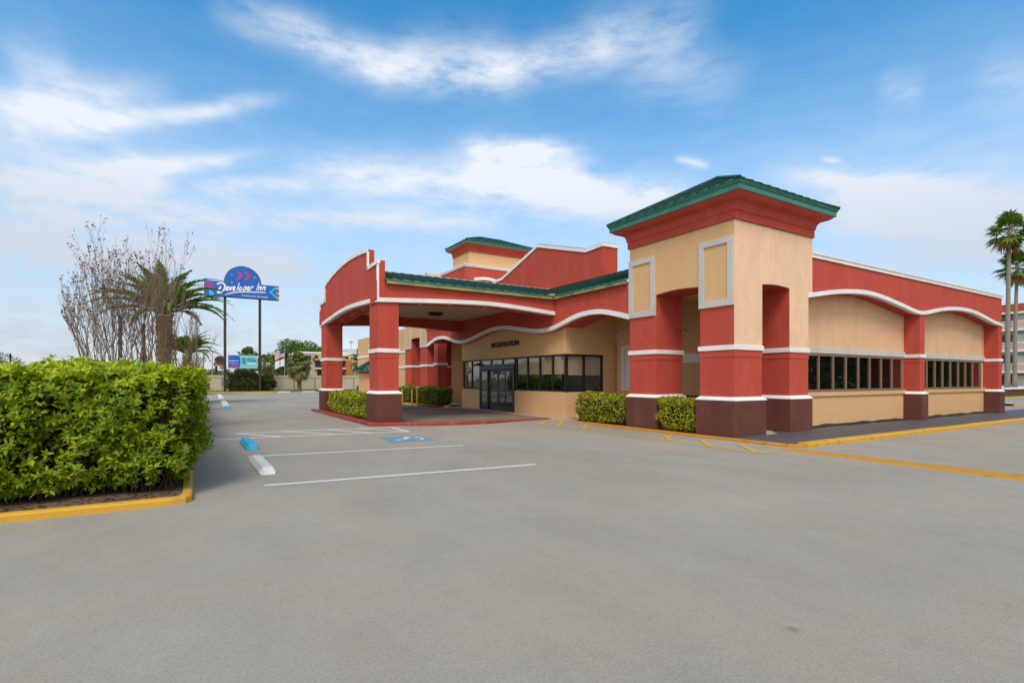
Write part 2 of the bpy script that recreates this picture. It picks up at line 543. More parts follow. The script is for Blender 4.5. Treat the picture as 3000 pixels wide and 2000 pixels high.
M['black'] = paint('black_metal', (.02, .02, .022), .45, .1)
M['pole'] = paint('brown_black_post', (.035, .026, .027), .5, .15)
M['fence'] = stucco('beige_fence', (.50, .43, .33), .08)
M['fencepost'] = paint('grey_fence_post', (.22, .20, .18), .7)
M['hotelwall'] = stucco('pale_grey_wall', (.42, .44, .47), .06)
M['peach'] = paint('peach_slats', (.62, .30, .16), .7, .06)
M['cremeb'] = stucco('cream_far_wall', (.58, .47, .33), .05)
M['orange'] = stucco('orange_panel', (.45, .17, .05), .08)
M['ochre'] = stucco('ochre_trim', (.55, .36, .06), .06)
M['darkwin'] = paint('dark_window', (.035, .042, .055), .15, .2, .6, scale=.6, bumpy=0)
M['steel'] = paint('grey_metal', (.32, .33, .34), .4, .08, .5, .5)
M['signblue'] = paint('sign_blue', (.012, .115, .48), .35, .06, .4, bumpy=0)
M['signpink'] = paint('sign_pink', (.72, .02, .16), .4, .04, bumpy=0)
M['signcyan'] = paint('sign_cyan', (.01, .52, .66), .4, .04, bumpy=0)
M['signpale'] = paint('sign_pale_cyan', (.22, .62, .66), .4, .04, bumpy=0)
M['signwhite'] = paint('sign_white', (.80, .80, .84), .4, .03, bumpy=0)
M['signyellow'] = paint('sign_yellow', (.72, .60, .10), .4, .04, bumpy=0)
M['signteal'] = paint('sign_teal_text', (.0, .17, .30), .4, .03, bumpy=0)
M['signred'] = paint('sign_red', (.45, .05, .03), .4, .04, bumpy=0)
M['flagwhite'] = paint('flag_white', (.72, .72, .76), .7, .05, bumpy=0)
M['flagred'] = paint('flag_red', (.50, .04, .05), .7, .05, bumpy=0)
M['flagblue'] = paint('flag_blue', (.03, .05, .20), .7, .05, bumpy=0)
M['bark'] = paint('grey_tan_bark', (.27, .20, .14), .85, .25, .2, 0, ((.42, .36, .29), .7, 6, .52), scale=14, bumpy=.6)
M['twig'] = paint('brown_twig', (.19, .115, .085), .85, .2)
M['palmtrunk'] = None
M['hedgeleaf'] = leaf_mat('hedge_leaf', [(0, (.045, .095, .003)), (.22, (.095, .175, .004)), (.45, (.165, .265, .005)), (.70, (.27, .36, .006)), (.925, (.38, .42, .010)), (.945, (.38, .13, .02)), (1, (.16, .06, .02))], .33)
M['sunlit_newleaf'] = leaf_mat('sunlit_young_hedge_leaf', [(0, (.20, .30, .005)), (.4, (.33, .43, .006)), (.75, (.47, .53, .010)), (1, (.50, .42, .02))], .34)  # young leaves; the sun on the hedge top is also put into the colour
M['shrubleaf'] = leaf_mat('variegated_leaf', [(0, (.030, .075, .006)), (.22, (.075, .16, .008)), (.42, (.18, .26, .010)), (.58, (.40, .42, .018)), (.76, (.62, .54, .030)), (1, (.70, .58, .12))], .22)
M['midleaf'] = leaf_mat('green_shrub_leaf', [(0, (.030, .070, .008)), (.35, (.080, .15, .012)), (.7, (.19, .26, .016)), (.9, (.38, .38, .025)), (1, (.50, .42, .05))], .22)
M['darkleaf'] = leaf_mat('dark_green_leaf', [(0, (.020, .048, .010)), (.5, (.050, .105, .016)), (1, (.12, .18, .025))], .2)
M['oakleaf'] = leaf_mat('oak_leaf', [(0, (.030, .075, .012)), (.45, (.075, .16, .016)), (.8, (.15, .25, .020)), (1, (.20, .24, .03))], .25)
M['paleleaf'] = leaf_mat('pale_leaf', [(0, (.09, .13, .04)), (.5, (.17, .20, .06)), (1, (.26, .24, .08))], .25)
M['palmleaf'] = leaf_mat('palm_leaf', [(0, (.060, .115, .016)), (.45, (.14, .23, .026)), (.82, (.25, .34, .035)), (.94, (.36, .31, .06)), (1, (.32, .20, .06))], .2, .4, .4)
M['fanleaf'] = leaf_mat('fan_palm_leaf', [(0, (.035, .085, .010)), (.5, (.10, .19, .018)), (1, (.26, .34, .03))], .25, .4, .4)
M['deadfan'] = leaf_mat('dry_fan_leaf', [(0, (.22, .11, .045)), (.5, (.34, .20, .09)), (1, (.42, .30, .14))], .2, .7, .2)
M['cabbage'] = leaf_mat('cabbage_palm_leaf', [(0, (.035, .060, .018)), (.4, (.11, .15, .030)), (.75, (.24, .23, .05)), (1, (.34, .25, .09))], .2)
M['rustleaf'] = leaf_mat('rust_leaf', [(0, (.07, .03, .015)), (.6, (.17, .065, .025)), (1, (.28, .13, .05))], .2)
M['stem'] = paint('hedge_stem_and_core', (.045, .036, .018), .9, .4, .1, scale=12, bumpy=.5)  # stem brown, also the dark cores standing in for shade within foliage


def paver_mat():
    m, T, b, _ = new_mat('brick_pavers')
    p = geo(T)
    rot = T.n('ShaderNodeMapping'); T.l(p, rot.inputs[0]); rot.inputs['Rotation'].default_value = (0, 0, .785)
    br = T.n('ShaderNodeTexBrick'); T.l(rot.outputs[0], br.inputs[0])
    br.inputs['Color1'].default_value = (.21, .155, .125, 1); br.inputs['Color2'].default_value = (.165, .125, .105, 1); br.inputs['Mortar'].default_value = (.20, .17, .14, 1)
    br.inputs['Scale'].default_value = 1; br.inputs['Brick Width'].default_value = .22; br.inputs['Row Height'].default_value = .11; br.inputs['Mortar Size'].default_value = .006
    # worn pale wheel track
    s = T.ramp(T.noise(p, .5, 4, .6), [(.45, 0), (.70, 1)])
    T.l(T.mix(T.m('MULTIPLY', s, .45), br.outputs[0], (.32, .26, .21)), b.inputs['Base Color'])
    b.inputs['Roughness'].default_value = .8
    bump(T, b, br.outputs['Fac'], -.3, .004)
    return m


def trunk_mat(name, c1, c2, scale):
    m, T, b, _ = new_mat(name)
    p = geo(T)
    w = T.n('ShaderNodeTexWave', wave_type='BANDS', bands_direction='Z'); T.l(p, w.inputs[0])
    w.inputs['Scale'].default_value = scale; w.inputs['Distortion'].default_value = 3; w.inputs['Detail'].default_value = 4
    f = T.m('ADD', T.m('MULTIPLY', w.outputs['Fac'], .5), T.m('MULTIPLY', T.noise(p, 5, 5, .65), .5))
    T.l(T.mix(f, c1, c2), b.inputs['Base Color'])
    b.inputs['Roughness'].default_value = .9
    bump(T, b, f, .8, .03)
    return m


M['paver'] = paver_mat()
M['palmtrunk'] = trunk_mat('fan_palm_trunk', (.17, .135, .105), (.34, .285, .225), 1.3)
M['datetrunk'] = trunk_mat('date_palm_trunk', (.12, .065, .03), (.30, .17, .09), 1.6)

# ------------------------------------------------------------------ the setting


def lot():
    xs = sorted(set([-40, -25, -15, -8, -4, 0, 3, 5] + [6 + .5 * i for i in range(20)] + [17, 20, 25, 30, 40, 60, 84]))
    ys = sorted(set([-60, -30, -15, -5, 0, 4, 8, 11, 13] + [14 + .5 * i for i in range(12)] + [21, 25, 30, 40, 55, 75.0]))
    V = []; Fc = []
    for y in ys:
        for x in xs: V.append((x, y, zg(x, y)))
    n = len(xs)
    for j in range(len(ys) - 1):
        for i in range(n - 1): Fc.append((j * n + i, j * n + i + 1, (j + 1) * n + i + 1, (j + 1) * n + i))
    struct(MB().add(V, Fc).build('parking_lot', M['asphalt'], recalc=False, smooth=True))
    struct(MB().add([(-2500, -2500, -.16), (2500, -2500, -.16), (2500, 2500, -.16), (-2500, 2500, -.16)], [(0, 1, 2, 3)]).build('ground', M['ground'], recalc=False))


lot()


def strip(mb, pts, w, dz=.006, closed=False):
    """painted line through ground points"""
    pts = [Vector((p.x, p.y, 0)) for p in pts]
    for a, b in zip(pts[:-1], pts[1:]):
        d = (b - a).normalized(); s = Vector((-d.y, d.x, 0)) * w / 2
        n = max(1, int((b - a).length / .6))
        for i in range(n):
            q0 = a.lerp(b, i / n); q1 = a.lerp(b, (i + 1) / n)
            vs = [q0 - s, q1 - s, q1 + s, q0 + s]
            mb.add([(v.x, v.y, zg(v.x, v.y) + dz) for v in vs], [(0, 1, 2, 3)])


def poly_ground(name, pts, mat, dz):
    return MB().add([(p.x, p.y, zg(p.x, p.y) + dz) for p in pts], [tuple(range(len(pts)))]).build(name, mat, recalc=False)


def mark(name, mat, lines, w, dz=.006):
    mb = MB()
    for k, ln in enumerate(lines): strip(mb, [P(*q) for q in ln], w, dz + .0012 * k)
    return struct(mb.build(name, mat, recalc=False))


mark('parking_line', M['linewhite'], [[(724, 1338), (1357, 1304.6)]], .12)
mark('parking_line', M['linewhite'], [[(775, 1422.5), (1569, 1360.5)]], .125)
mark('access_aisle_marking', M['linewhite'], [[(604, 1273.7), (1000, 1257), (1146, 1251.5), (1199, 1264.5)], [(624, 1289), (1000, 1272), (1199, 1264.5)],
     [(692, 1270.6), (829, 1280)], [(821, 1264.6), (979, 1272.6)], [(949, 1259.3), (1085, 1268.3)], [(1047, 1256), (1185, 1264.6)]], .135)
mark('parking_line', M['fadewhite'], [[(612, 1206), (680, 1199.5)]], .10)
mark('parking_line', M['fadewhite'], [[(612, 1177), (640, 1175)]], .10)
mark('yellow_hatching', M['lineyellow'], [[(1606, 1227.5), (1586, 1242.5), (1717, 1257), (1962, 1290), (2222, 1326.5), (2286, 1318.5)],
     [(1648, 1233), (1634, 1249)], [(1720, 1241), (1707, 1257)], [(1946, 1273), (1968, 1292)], [(2052, 1287), (2082, 1308)], [(2168, 1303), (2216, 1325)]], .14)


def access_pad():
    c = [P(1113.5, 1281), P(1146.7, 1296), P(1273.5, 1288.5), P(1232, 1276)]
    struct(poly_ground('access_pad', c, M['lineblue'], .006))
    mb = MB()

    def uv(u, v):
        a = c[0].lerp(c[3], u); b = c[1].lerp(c[2], u)
        q = a.lerp(b, v); return q

    def st(pts, w):
        strip(mb, [uv(*p) for p in pts], w, .011 + .001 * len(mb.f) / 40)
    arc = [(.68 + .155 * math.cos(t), .55 + .30 * math.sin(t)) for t in [math.radians(d) for d in range(-150, 130, 14)]]
    st(arc, .085)
    st([(.62, .22), (.50, .30), (.46, .62), (.33, .60), (.20, .75)], .10)
    st([(.50, .45), (.62, .40)], .08)
    struct(mb.build('wheelchair_symbol', M['linewhite'], recalc=False))


access_pad()


def bar_ridge(name, pts, w, h, mat):
    """low rounded strip on the ground along pts"""
    mb = MB()
    prof = [(-.5, -.02), (-.42, .55 * h), (-.22, h), (.22, h), (.42, .55 * h), (.5, -.02)]
    V = []; n = len(prof)
    for i, p in enumerate(pts):
        d = (pts[min(i + 1, len(pts) - 1)] - pts[max(i - 1, 0)]); d.z = 0; d.normalize(); s = Vector((-d.y, d.x, 0))
        ww = w if not hasattr(w, '__len__') else w[i]
        for a, b in prof:
            q = p + s * a * ww; V.append((q.x, q.y, zg(q.x, q.y) + b))
    Fc = [(i * n + k, i * n + k + 1, (i + 1) * n + k + 1, (i + 1) * n + k) for i in range(len(pts) - 1) for k in range(n - 1)]
    Fc += [tuple(range(n)), tuple((len(pts) - 1) * n + k for k in range(n))]
    return struct(mb.add(V, Fc).build(name, mat, smooth=False))


a, b = P(2312, 1317.5), P(3000, 1400)
ridge_pts = [a.lerp(b, i / 10) for i in range(11)]
ridge_pts += [b + (b - a) * .1 * k for k in range(1, 13)]
bar_ridge('yellow_pavement_ridge', ridge_pts, [min(.9, .46 + .040 * i) + .03 * math.sin(i * 1.7) for i in range(23)], .03, M['oldyellow'])


def kerb(name, path, w, h, mat, zb=None, side=1, seg=1.5, chips=0.0, seed=3, taper=0.0):
    """kerb with a rounded nose; path = outer edge (xy), body lies to the left (side=1) or right of travel"""
    rnd = random.Random(seed)
    pts = []
    for a, b in zip(path[:-1], path[1:]):
        a = Vector((a[0], a[1], 0)); b = Vector((b[0], b[1], 0)); n = max(1, int((b - a).length / seg))
        pts += [a.lerp(b, i / n) for i in range(n)]
    pts.append(Vector((path[-1][0], path[-1][1], 0)))
    prof = [(0, -.12), (0, .72 * h), (.012, .88 * h), (.035, .98 * h), (.06, h), (w, h), (w, -.12)]
    V = []; n = len(prof)
    for i, p in enumerate(pts):
        t0 = (p - pts[i - 1]).normalized() if i else None
        t1 = (pts[i + 1] - p).normalized() if i < len(pts) - 1 else None
        if t0 is None: t0 = t1
        if t1 is None: t1 = t0
        m_ = (Vector((-t0.y, t0.x, 0)) + Vector((-t1.y, t1.x, 0)))
        nn = m_.normalized(); sc = 1 / max(.4, nn.dot(Vector((-t0.y, t0.x, 0))))
        j = rnd.uniform(-chips, chips)
        zz = zg(p.x, p.y) if zb is None else zb
        tp = 1.0
        if taper:
            rest = sum((pts[k + 1] - pts[k]).length for k in range(i, len(pts) - 1)); tp = .12 + .88 * min(1, rest / taper)
        for u, v in prof:
            q = p + nn * side * u * sc
            V.append((q.x, q.y, zz + v * (tp if v > 0 else 1) + (j if v > 0 else 0)))
    Fc = [(i * n + k, i * n + k + 1, (i + 1) * n + k + 1, (i + 1) * n + k) for i in range(len(pts) - 1) for k in range(n - 1)]
    Fc += [tuple(range(n)), tuple((len(pts) - 1) * n + k for k in range(n))]
    return struct(MB().add(V, Fc).build(name, mat))


# planter with the big hedge
kerb('yellow_kerb', [(-9, 8.43), (-.25, 8.43), (-.08, 8.47), (-.01, 8.6), (0, 8.8), (0, 48)], .12, .105, M['yellow'], side=1, chips=.006)
struct(MB().add([(-9, 8.53, .085), (-.10, 8.53, .08), (-.10, 48, .10), (-9, 48, .10)], [(0, 1, 2, 3)]).build('planter_soil', M['soil'], recalc=False))
# kerb along the tower and the slate walk
kerb('yellow_kerb', [(13.45, 7.5), (60, 7.5)], .27, .11, M['yellow'], zb=-.045, side=1, chips=.008, seed=5)
kerb('worn_yellow_kerb', [(13.04, 17.1), (13.04, 8.3), (13.1, 7.85), (13.25, 7.62), (13.5, 7.5)], .16, .074, M['oldyellow'], zb=-.045, side=1, chips=.007, seed=6)
struct(MB().add([(13.2, 7.7, .030), (16, 7.7, .058), (60, 7.7, .058), (60, 10.25, .036), (16, 10.25, .030), (13.2, 10.25, .027)], [(0, 1, 4, 5), (1, 2, 3, 4)]).build('slate_walk', M['walk'], recalc=False))
struct(MB().add([(14.5, 9.5, .0315), (17.3, 9.5, .0315), (17.3, 17.5, .0315), (14.5, 17.5, .0315)], [(0, 1, 2, 3)]).build('passage_floor', M['concrete'], recalc=False))
struct(MB().add([(13.2, 10.25, .026), (14.5, 10.25, .026), (14.5, 17.3, .026), (13.2, 17.3, .026)], [(0, 1, 2, 3)]).build('mulch_bed', M['mulch'], recalc=False))


def gravel_edge():
    rnd = random.Random(8)
    lo = []; hi = []
    for i in range(70):
        x = 17.3 + i * .24
        lo.append((x, 10.02 - rnd.uniform(.05, .22) - .08 * math.sin(i * .5))); hi.append((x, 10.22))
    mb = MB()
    for i in range(69):
        h0 = .10 + .025 * math.sin(i * .9) * math.sin(i * .23); h1 = .10 + .025 * math.sin(i * .9 + .9) * math.sin(i * .23 + .23)
        mb.add([(*lo[i], .036), (*lo[i + 1], .036), (hi[i + 1][0], 10.155, h1), (hi[i][0], 10.155, h0)], [(0, 1, 2, 3)])
    struct(mb.build('tar_edge', paint('tar', (.035, .035, .036), .95, .4, .1, scale=18, bumpy=1), recalc=False))


gravel_edge()
# drop-off plaza under the canopy
plaza = [(6.5, 18.2), (6.4, 17.95), (7.2, 17.5), (8.1, 17.32), (9.5, 17.3), (10.8, 17.5), (11.7, 17.68), (12.6, 17.75), (12.6, 27.6), (11.2, 26.9), (9.4, 26.0), (6.6, 25.4)]
struct(MB().add([(x, y, .071) for x, y in plaza], [tuple(range(len(plaza)))]).build('paver_plaza', M['paver'], recalc=False))
kerb('red_kerb', [(5.30, 28.9), (5.30, 18.35), (5.45, 18.17), (5.8, 18.1), (6.3, 17.92), (7.2, 17.48), (8.1, 17.28), (9.5, 17.26), (10.6, 17.46), (11.7, 17.68), (12.55, 17.76)], .24, .115, M['redkerb'], zb=.05, side=1, seg=.6, chips=.004, taper=4.0)
kerb('red_edge_strip', [(12.62, 17.8), (12.62, 27.6), (11.2, 26.9), (9.4, 26.0), (6.6, 25.4)], .16, .035, M['redkerb'], zb=.045, side=-1)
struct(MB().box(12.66, 13.75, 17.2, 28.6, -.1, .062).build('concrete_walkway', M['concrete']))
struct(MB().box(13.2, 14.6, 16.9, 18.1, -.1, .058).build('concrete_apron', M['concrete']))
struct(MB().box(5.5, 6.62, 18.3, 28.7, -.1, .150).build('canopy_island', M['mulch']))
kerb('yellow_kerb', [(12.9, 28.3), (12.6, 30.0), (12.0, 31.5), (12.0, 40)], .16, .10, M['yellow'], zb=.05, side=-1)
struct(MB().box(12.12, 13.6, 28.8, 40, -.1, .13).build('shrub_bed', M['mulch']))
hb = MB()
for i in range(6):
    y = 28.6 + i * 1.1
    strip(hb, [Vector((9.6 - .3 * i, y + 1.4, 0)), Vector((12.3 - .12 * i, y, 0))], .1, .006 + .001 * i)
struct(hb.build('yellow_hatching', M['lineyellow'], recalc=False))
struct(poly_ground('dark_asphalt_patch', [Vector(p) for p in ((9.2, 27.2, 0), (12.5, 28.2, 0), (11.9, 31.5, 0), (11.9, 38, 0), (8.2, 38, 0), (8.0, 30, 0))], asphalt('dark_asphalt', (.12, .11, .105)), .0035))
# far end of the lot and the verge by the fence
struct(MB().box(-12, 34, 75.0, 88, -.2, .13).build('grass_verge', M['grass']))
kerb('yellow_kerb', [(-6, 72.3), (8.6, 72.3), (10.0, 73.2), (10.6, 74.6)], .2, .14, M['yellow'], side=1)
struct(MB().box(-6, 8.4, 72.5, 75.0, -.1, .16).build('sign_bed', M['grass']))
# lawn and kerb before the far hotel block
kerb('yellow_kerb', [(46, 12), (49.5, 14.6), (56, 16.5), (75, 17.2)], .2, .15, M['yellow'], zb=-.05, side=1)
struct(MB().add([(46, 12.2, .08), (49.5, 14.8, .08), (56, 16.7, .08), (88, 17.4, .08), (88, 45, .08), (46, 45, .08)], [tuple(range(6))]).build('lawn', M['lawn'], recalc=False))


# ------------------------------------------------------------------ the hotel building


def crom(pts, n=6):
    out = []
    for i in range(len(pts) - 1):
        p0 = pts[max(i - 1, 0)]; p1 = pts[i]; p2 = pts[i + 1]; p3 = pts[min(i + 2, len(pts) - 1)]
        for k in range(n):
            t = k / n
            q = []
            for j in range(2):
                q.append(.5 * (2 * p1[j] + (p2[j] - p0[j]) * t + (2 * p0[j] - 5 * p1[j] + 4 * p2[j] - p3[j]) * t * t + (3 * p1[j] - p0[j] - 3 * p2[j] + p3[j]) * t ** 3))
            out.append(tuple(q))
    out.append(pts[-1])
    return out


def arc_pts(a, b, zs, rise, n=12):
    return [(a + (b - a) * i / n, zs + rise * math.sin(math.pi * i / n)) for i in range(n + 1)]


SYM = 23.4
HOTEL = empty('hotel_building', (20, 20, 0), 'red and cream stucco hotel with green roofs, corner tower and arched entrance canopy', 'hotel building')


def pier(name, x0, x1, y0, y1, zb, ztop, zoff=0, parent=HOTEL):
    """square red pillar with brown plinth, white weathered cap, collar and white band"""
    s = MB().box(x0, x1, y0, y1, zb + 1.0, ztop)
    o = s.build(name, M['red'], parent, bevel=.012)
    c = MB().box(x0 - .014, x1 + .014, y0 - .014, y1 + .014, 2.36 + zoff, 2.57 + zoff)
    c.build('collar', M['red'], o, bevel=.008)
    MB().box(x0 - .045, x1 + .045, y0 - .045, y1 + .045, 2.565 + zoff, 2.71 + zoff).build('band', M['white'], o, bevel=.008)
    p = .095
    MB().box(x0 - p, x1 + p, y0 - p, y1 + p, zb - .1, 1.075 + zoff).build('plinth', M['brown'], o, bevel=.018)
    MB().frus((x0 - p - .006, x1 + p + .006, y0 - p - .006, y1 + p + .006), 1.075 + zoff, (x0 - p - .006, x1 + p + .006, y0 - p - .006, y1 + p + .006), 1.10 + zoff) \
        .frus((x0 - p - .006, x1 + p + .006, y0 - p - .006, y1 + p + .006), 1.10 + zoff, (x0 - .004, x1 + .004, y0 - .004, y1 + .004), 1.185 + zoff).build('plinth_cap', M['white'], o)
    return o


def seam_roof(name, eave, apex, parent, th=.0, spacing=.42, ridge=None):
    """hip roof of standing-seam metal; eave=(x0,x1,y0,y1,z); apex = two ridge points"""
    x0, x1, y0, y1, z = eave
    A, B = Vector(apex[0]), Vector(apex[1])
    c = [Vector((x0, y0, z)), Vector((x1, y0, z)), Vector((x1, y1, z)), Vector((x0, y1, z))]
    o = MB().add([tuple(v) for v in c] + [tuple(A), tuple(B)],
                 [(0, 1, 5, 4) if (B - A).length > .01 and abs(B.x - A.x) > abs(B.y - A.y) else (0, 1, 4),
                  (1, 2, 5) if abs(B.x - A.x) >= abs(B.y - A.y) else (1, 2, 5, 4),
                  (2, 3, 4, 5) if (B - A).length > .01 and abs(B.x - A.x) > abs(B.y - A.y) else (2, 3, 5),
                  (3, 0, 4) if abs(B.x - A.x) >= abs(B.y - A.y) else (3, 0, 4, 5), (3, 2, 1, 0)]).build(name, M['roof'], parent, recalc=True)
    seams = MB()
    tops = {0: (A, B), 1: (B, B), 2: (B, A), 3: (A, A)} if abs(B.x - A.x) >= abs(B.y - A.y) else {0: (A, A), 1: (A, B), 2: (B, B), 3: (B, A)}
    for k in range(4):
        p, q = c[k], c[(k + 1) % 4]; ta, tb = tops[k]
        e = (q - p); L = e.length; e = e / L
        ua, ub = (ta - p).dot(e), (tb - p).dot(e)
        perp = ta - p - e * ua
        n = int(L / spacing)
        for i in range(n + 1):
            u = (i + .5) * L / (n + 1)
            f = 1 if ua <= u <= ub else (u / ua if u < ua else (L - u) / (L - ub))
            s0 = p + e * u; s1 = s0 + perp * f
            d = (s1 - s0); off = Vector((0, 0, .045))
            w = e * .028
            seams.add([tuple(s0 - w - d * .01), tuple(s0 + w - d * .01), tuple(s1 + w), tuple(s1 - w), tuple(s0 - w + off - d * .01), tuple(s0 + w + off - d * .01), tuple(s1 + w + off), tuple(s1 - w + off)],
                      [(0, 3, 2, 1), (4, 5, 6, 7), (0, 1, 5, 4), (1, 2, 6, 5), (2, 3, 7, 6), (3, 0, 4, 7)])
        seams.tube([p + Vector((0, 0, .02)), ta + Vector((0, 0, .03))], .05, 5)
    if (B - A).length > .05: seams.tube([A + Vector((0, 0, .03)), B + Vector((0, 0, .03))], .06, 5)
    seams.build('seam_pattern', M['seam'], o)
    return o


def cornice(x0, x1, y0, y1, zt, parent, k=1.0):
    """stepped red cornice with a cove, teal fascia above; zt = top of the cream wall"""
    r = lambda v: (x0 - v, x1 + v, y0 - v, y1 + v)
    m = MB()
    st = [(.035, 0), (.055, .004), (.055, .25), (.082, .255), (.086, .30), (.098, .37), (.122, .43), (.160, .475), (.165, .50), (.25, .515), (.345, .545), (.42, .59), (.47, .645)]
    for (v0, h0), (v1, h1) in zip(st[:-1], st[1:]):
        a_, b_ = r(v0 * k), r(v1 * k); za, zb = zt + h0 * k, zt + h1 * k
        q = lambda R, z: [(R[0], R[2], z), (R[1], R[2], z), (R[1], R[3], z), (R[0], R[3], z)]
        m.add(q(a_, za) + q(b_, zb), [(0, 1, 5, 4), (1, 2, 6, 5), (2, 3, 7, 6), (3, 0, 4, 7)])
    o = m.build('cornice', M['red'], parent, recalc=False)
    t = MB().frus(r(.515 * k), zt + .645 * k, r(.515 * k), zt + .80 * k).frus(r(.535 * k), zt + .80 * k, r(.575 * k), zt + .90 * k)
    t.build('fascia', M['teal'], o)
    return o


def panel_frame(X, y0, y1, z0, z1, parent):
    """raised white stucco frame with a cream panel set back inside, on a wall facing -X"""
    w = .19
    m = MB().box(X - .055, X + .05, y0, y1, z0, z0 + w).box(X - .055, X + .05, y0, y1, z1 - w, z1) \
        .box(X - .055, X + .05, y0, y0 + w, z0 + w, z1 - w).box(X - .055, X + .05, y1 - w, y1, z0 + w, z1 - w)
    o = m.build('panel_frame', M['greytrim'], parent, bevel=.006)
    MB().box(X - .009, X + .03, y0 + w, y1 - w, z0 + w, z1 - w).build('panel', M['cream'], o)


def tower(y0, y1, mirror):
    """corner tower; the towers mirror each other about SYM"""
    def Y(*v):
        if not mirror: return v
        return tuple(sorted(2 * SYM - q for q in v))
    X0, X1 = 13.42, 17.23
    core = MB()
    ya, yb = Y(y0, y1)
    wall = empty('corner_tower', (15.3, (ya + yb) / 2, 0), parent=HOTEL)
    wall.location = Vector((15.3, (ya + yb) / 2, 0)) - HOTEL.location
    # hollow upper walls so the passage below keeps a ceiling
    core.box(X0, 17.45, ya, yb, 4.72, 6.36)
    o = core.build('tower_wall', M['cream'], wall, bevel=.01)
    MB().box(14.7, 16.2, *Y(10.8, 12.65), 4.66, 4.73).build('passage_ceiling', M['ceiling'], wall)
    # outer skins with arched openings
    sk = MB()
    oy = Y(10.83, 12.63)
    lo = [(ya + .016, 3.86), (oy[0], 3.86)] + arc_pts(oy[0], oy[1], 4.56, .055) + [(oy[1], 3.86), (yb - .016, 3.86)]
    hi = [(p[0], 6.35) for p in lo]
    sk.ribbon(lo, hi, 'X', X0 - .006, X0 + .012)
    sk.build('tower_face', M['cream'], wall)
    fr = MB()
    yf = (ya - .006, ya + .016) if not mirror else (yb - .016, yb + .006)
    lo = [(X0 - .006, 2.70), (14.73, 2.70)] + arc_pts(14.73, 16.17, 4.58, .045) + [(16.17, 2.70), (X1, 2.70), (X1, 4.45), (17.46, 4.45)]
    hi = [(p[0], 6.35) for p in lo]
    fr.ribbon(lo, hi, 'Y', *yf)
    fr.build('tower_face', M['pink'], wall)
    # red arch soffits behind the skins
    rs = MB()
    l2 = arc_pts(oy[0], oy[1], 4.565, .055); rs.ribbon(l2, [(p[0], 4.73) for p in l2], 'X', X0 + .012, 14.72)
    l3 = arc_pts(14.73, 16.17, 4.585, .045)
    rs.ribbon(l3, [(p[0], 4.73) for p in l3], 'Y', *((ya + .016, Y(10.83, 10.83)[0]) if not mirror else (Y(10.83, 10.83)[0], yb - .016)))
    rs.build('arch_soffit', M['red'], wall)
    for (px0, px1) in ((X0, 14.72), (16.17, X1)):
        for (py0, py1) in (Y(9.61, 10.83), Y(12.63, 13.88)):
            if px0 > 16 and (py0, py1) == Y(12.63, 13.88): continue
            pier_o = pier('tower_pillar', px0, px1, py0, py1, -.05, 4.73, parent=HOTEL)
    fa = Y(9.635, 10.84); fb = Y(12.66, 13.885)
    for q in (fa, fb): panel_frame(X0 - .006, q[0], q[1], 3.87, 5.90, wall)
    cornice(X0, 17.45, ya, yb, 6.35, wall)
    z = 6.35 + .90
    seam_roof('tower_roof', (X0 - .585, 17.45 + .585, ya - .585, yb + .585, z), ((15.435, (ya + yb) / 2 - .001, 8.62), (15.435, (ya + yb) / 2 + .001, 8.62)), wall)


tower(9.61, 13.88, False)
tower(9.61, 13.88, True)

# wave fascia in the tower plane
wv = [(13.87, 4.03), (14.67, 4.24), (15.4, 4.39), (16.1, 4.43), (16.9, 4.37), (17.8, 4.18), (18.5, 4.03), (19.2, 3.975), (19.9, 4.01), (20.6, 4.1), (21.5, 4.24), (22.4, 4.37)]
wv = crom(wv + [(SYM, 4.42)] + [(2 * SYM - y, z) for y, z in reversed(wv)])
fas = MB().ribbon([(y, z - .09) for y, z in wv], [(y, 5.22) for y, z in wv], 'X', 13.40, 14.6).build('wave_fascia', M['red'], HOTEL)
MB().ribbon([(y, z - .185) for y, z in wv], wv, 'X', 13.355, 13.52).build('wave_band', M['white'], fas, bevel=.006)
MB().ribbon([(y, z - .180) for y, z in wv], [(y, z - .09) for y, z in wv], 'X', 13.52, 14.6).build('soffit', M['red'], fas)
for y in (16.0, 20.6, 22.3, 24.6, 26.4, 31):
    z = np.interp(y, [p[0] for p in wv], [p[1] for p in wv]) - .181
    MB().add([(13.62 + .07 * math.cos(t), y + .07 * math.sin(t), z - .006) for t in [k * math.pi / 8 for k in range(16)]], [tuple(range(16))]).build('downlight', M['ceiling'], fas)

# main block and registration bay
MB().box(16.6, 34.4, 10.22, 36.6, 0, 5.55).build('main_wall', M['cream'], HOTEL)
tr = MB()
for z0, z1, p in ((2.565, 2.71, .05),): tr.box(16.6 - p, 16.62, 9.7, 14.9, z0, z1)
tr.box(16.585, 16.62, 9.7, 14.9, 2.36, 2.565)
tr.build('wall_band', M['white'], HOTEL)
MB().box(16.5, 16.62, 9.7, 14.9, -.1, 1.08).build('wall_plinth', M['brown'], HOTEL)
for ya_, yb_ in ((13.9, 18.2), (28.6, 33)): MB().box(14.58, 16.62, ya_, yb_, 4.85, 5.1).build('corridor_ceiling', M['cream'], HOTEL)
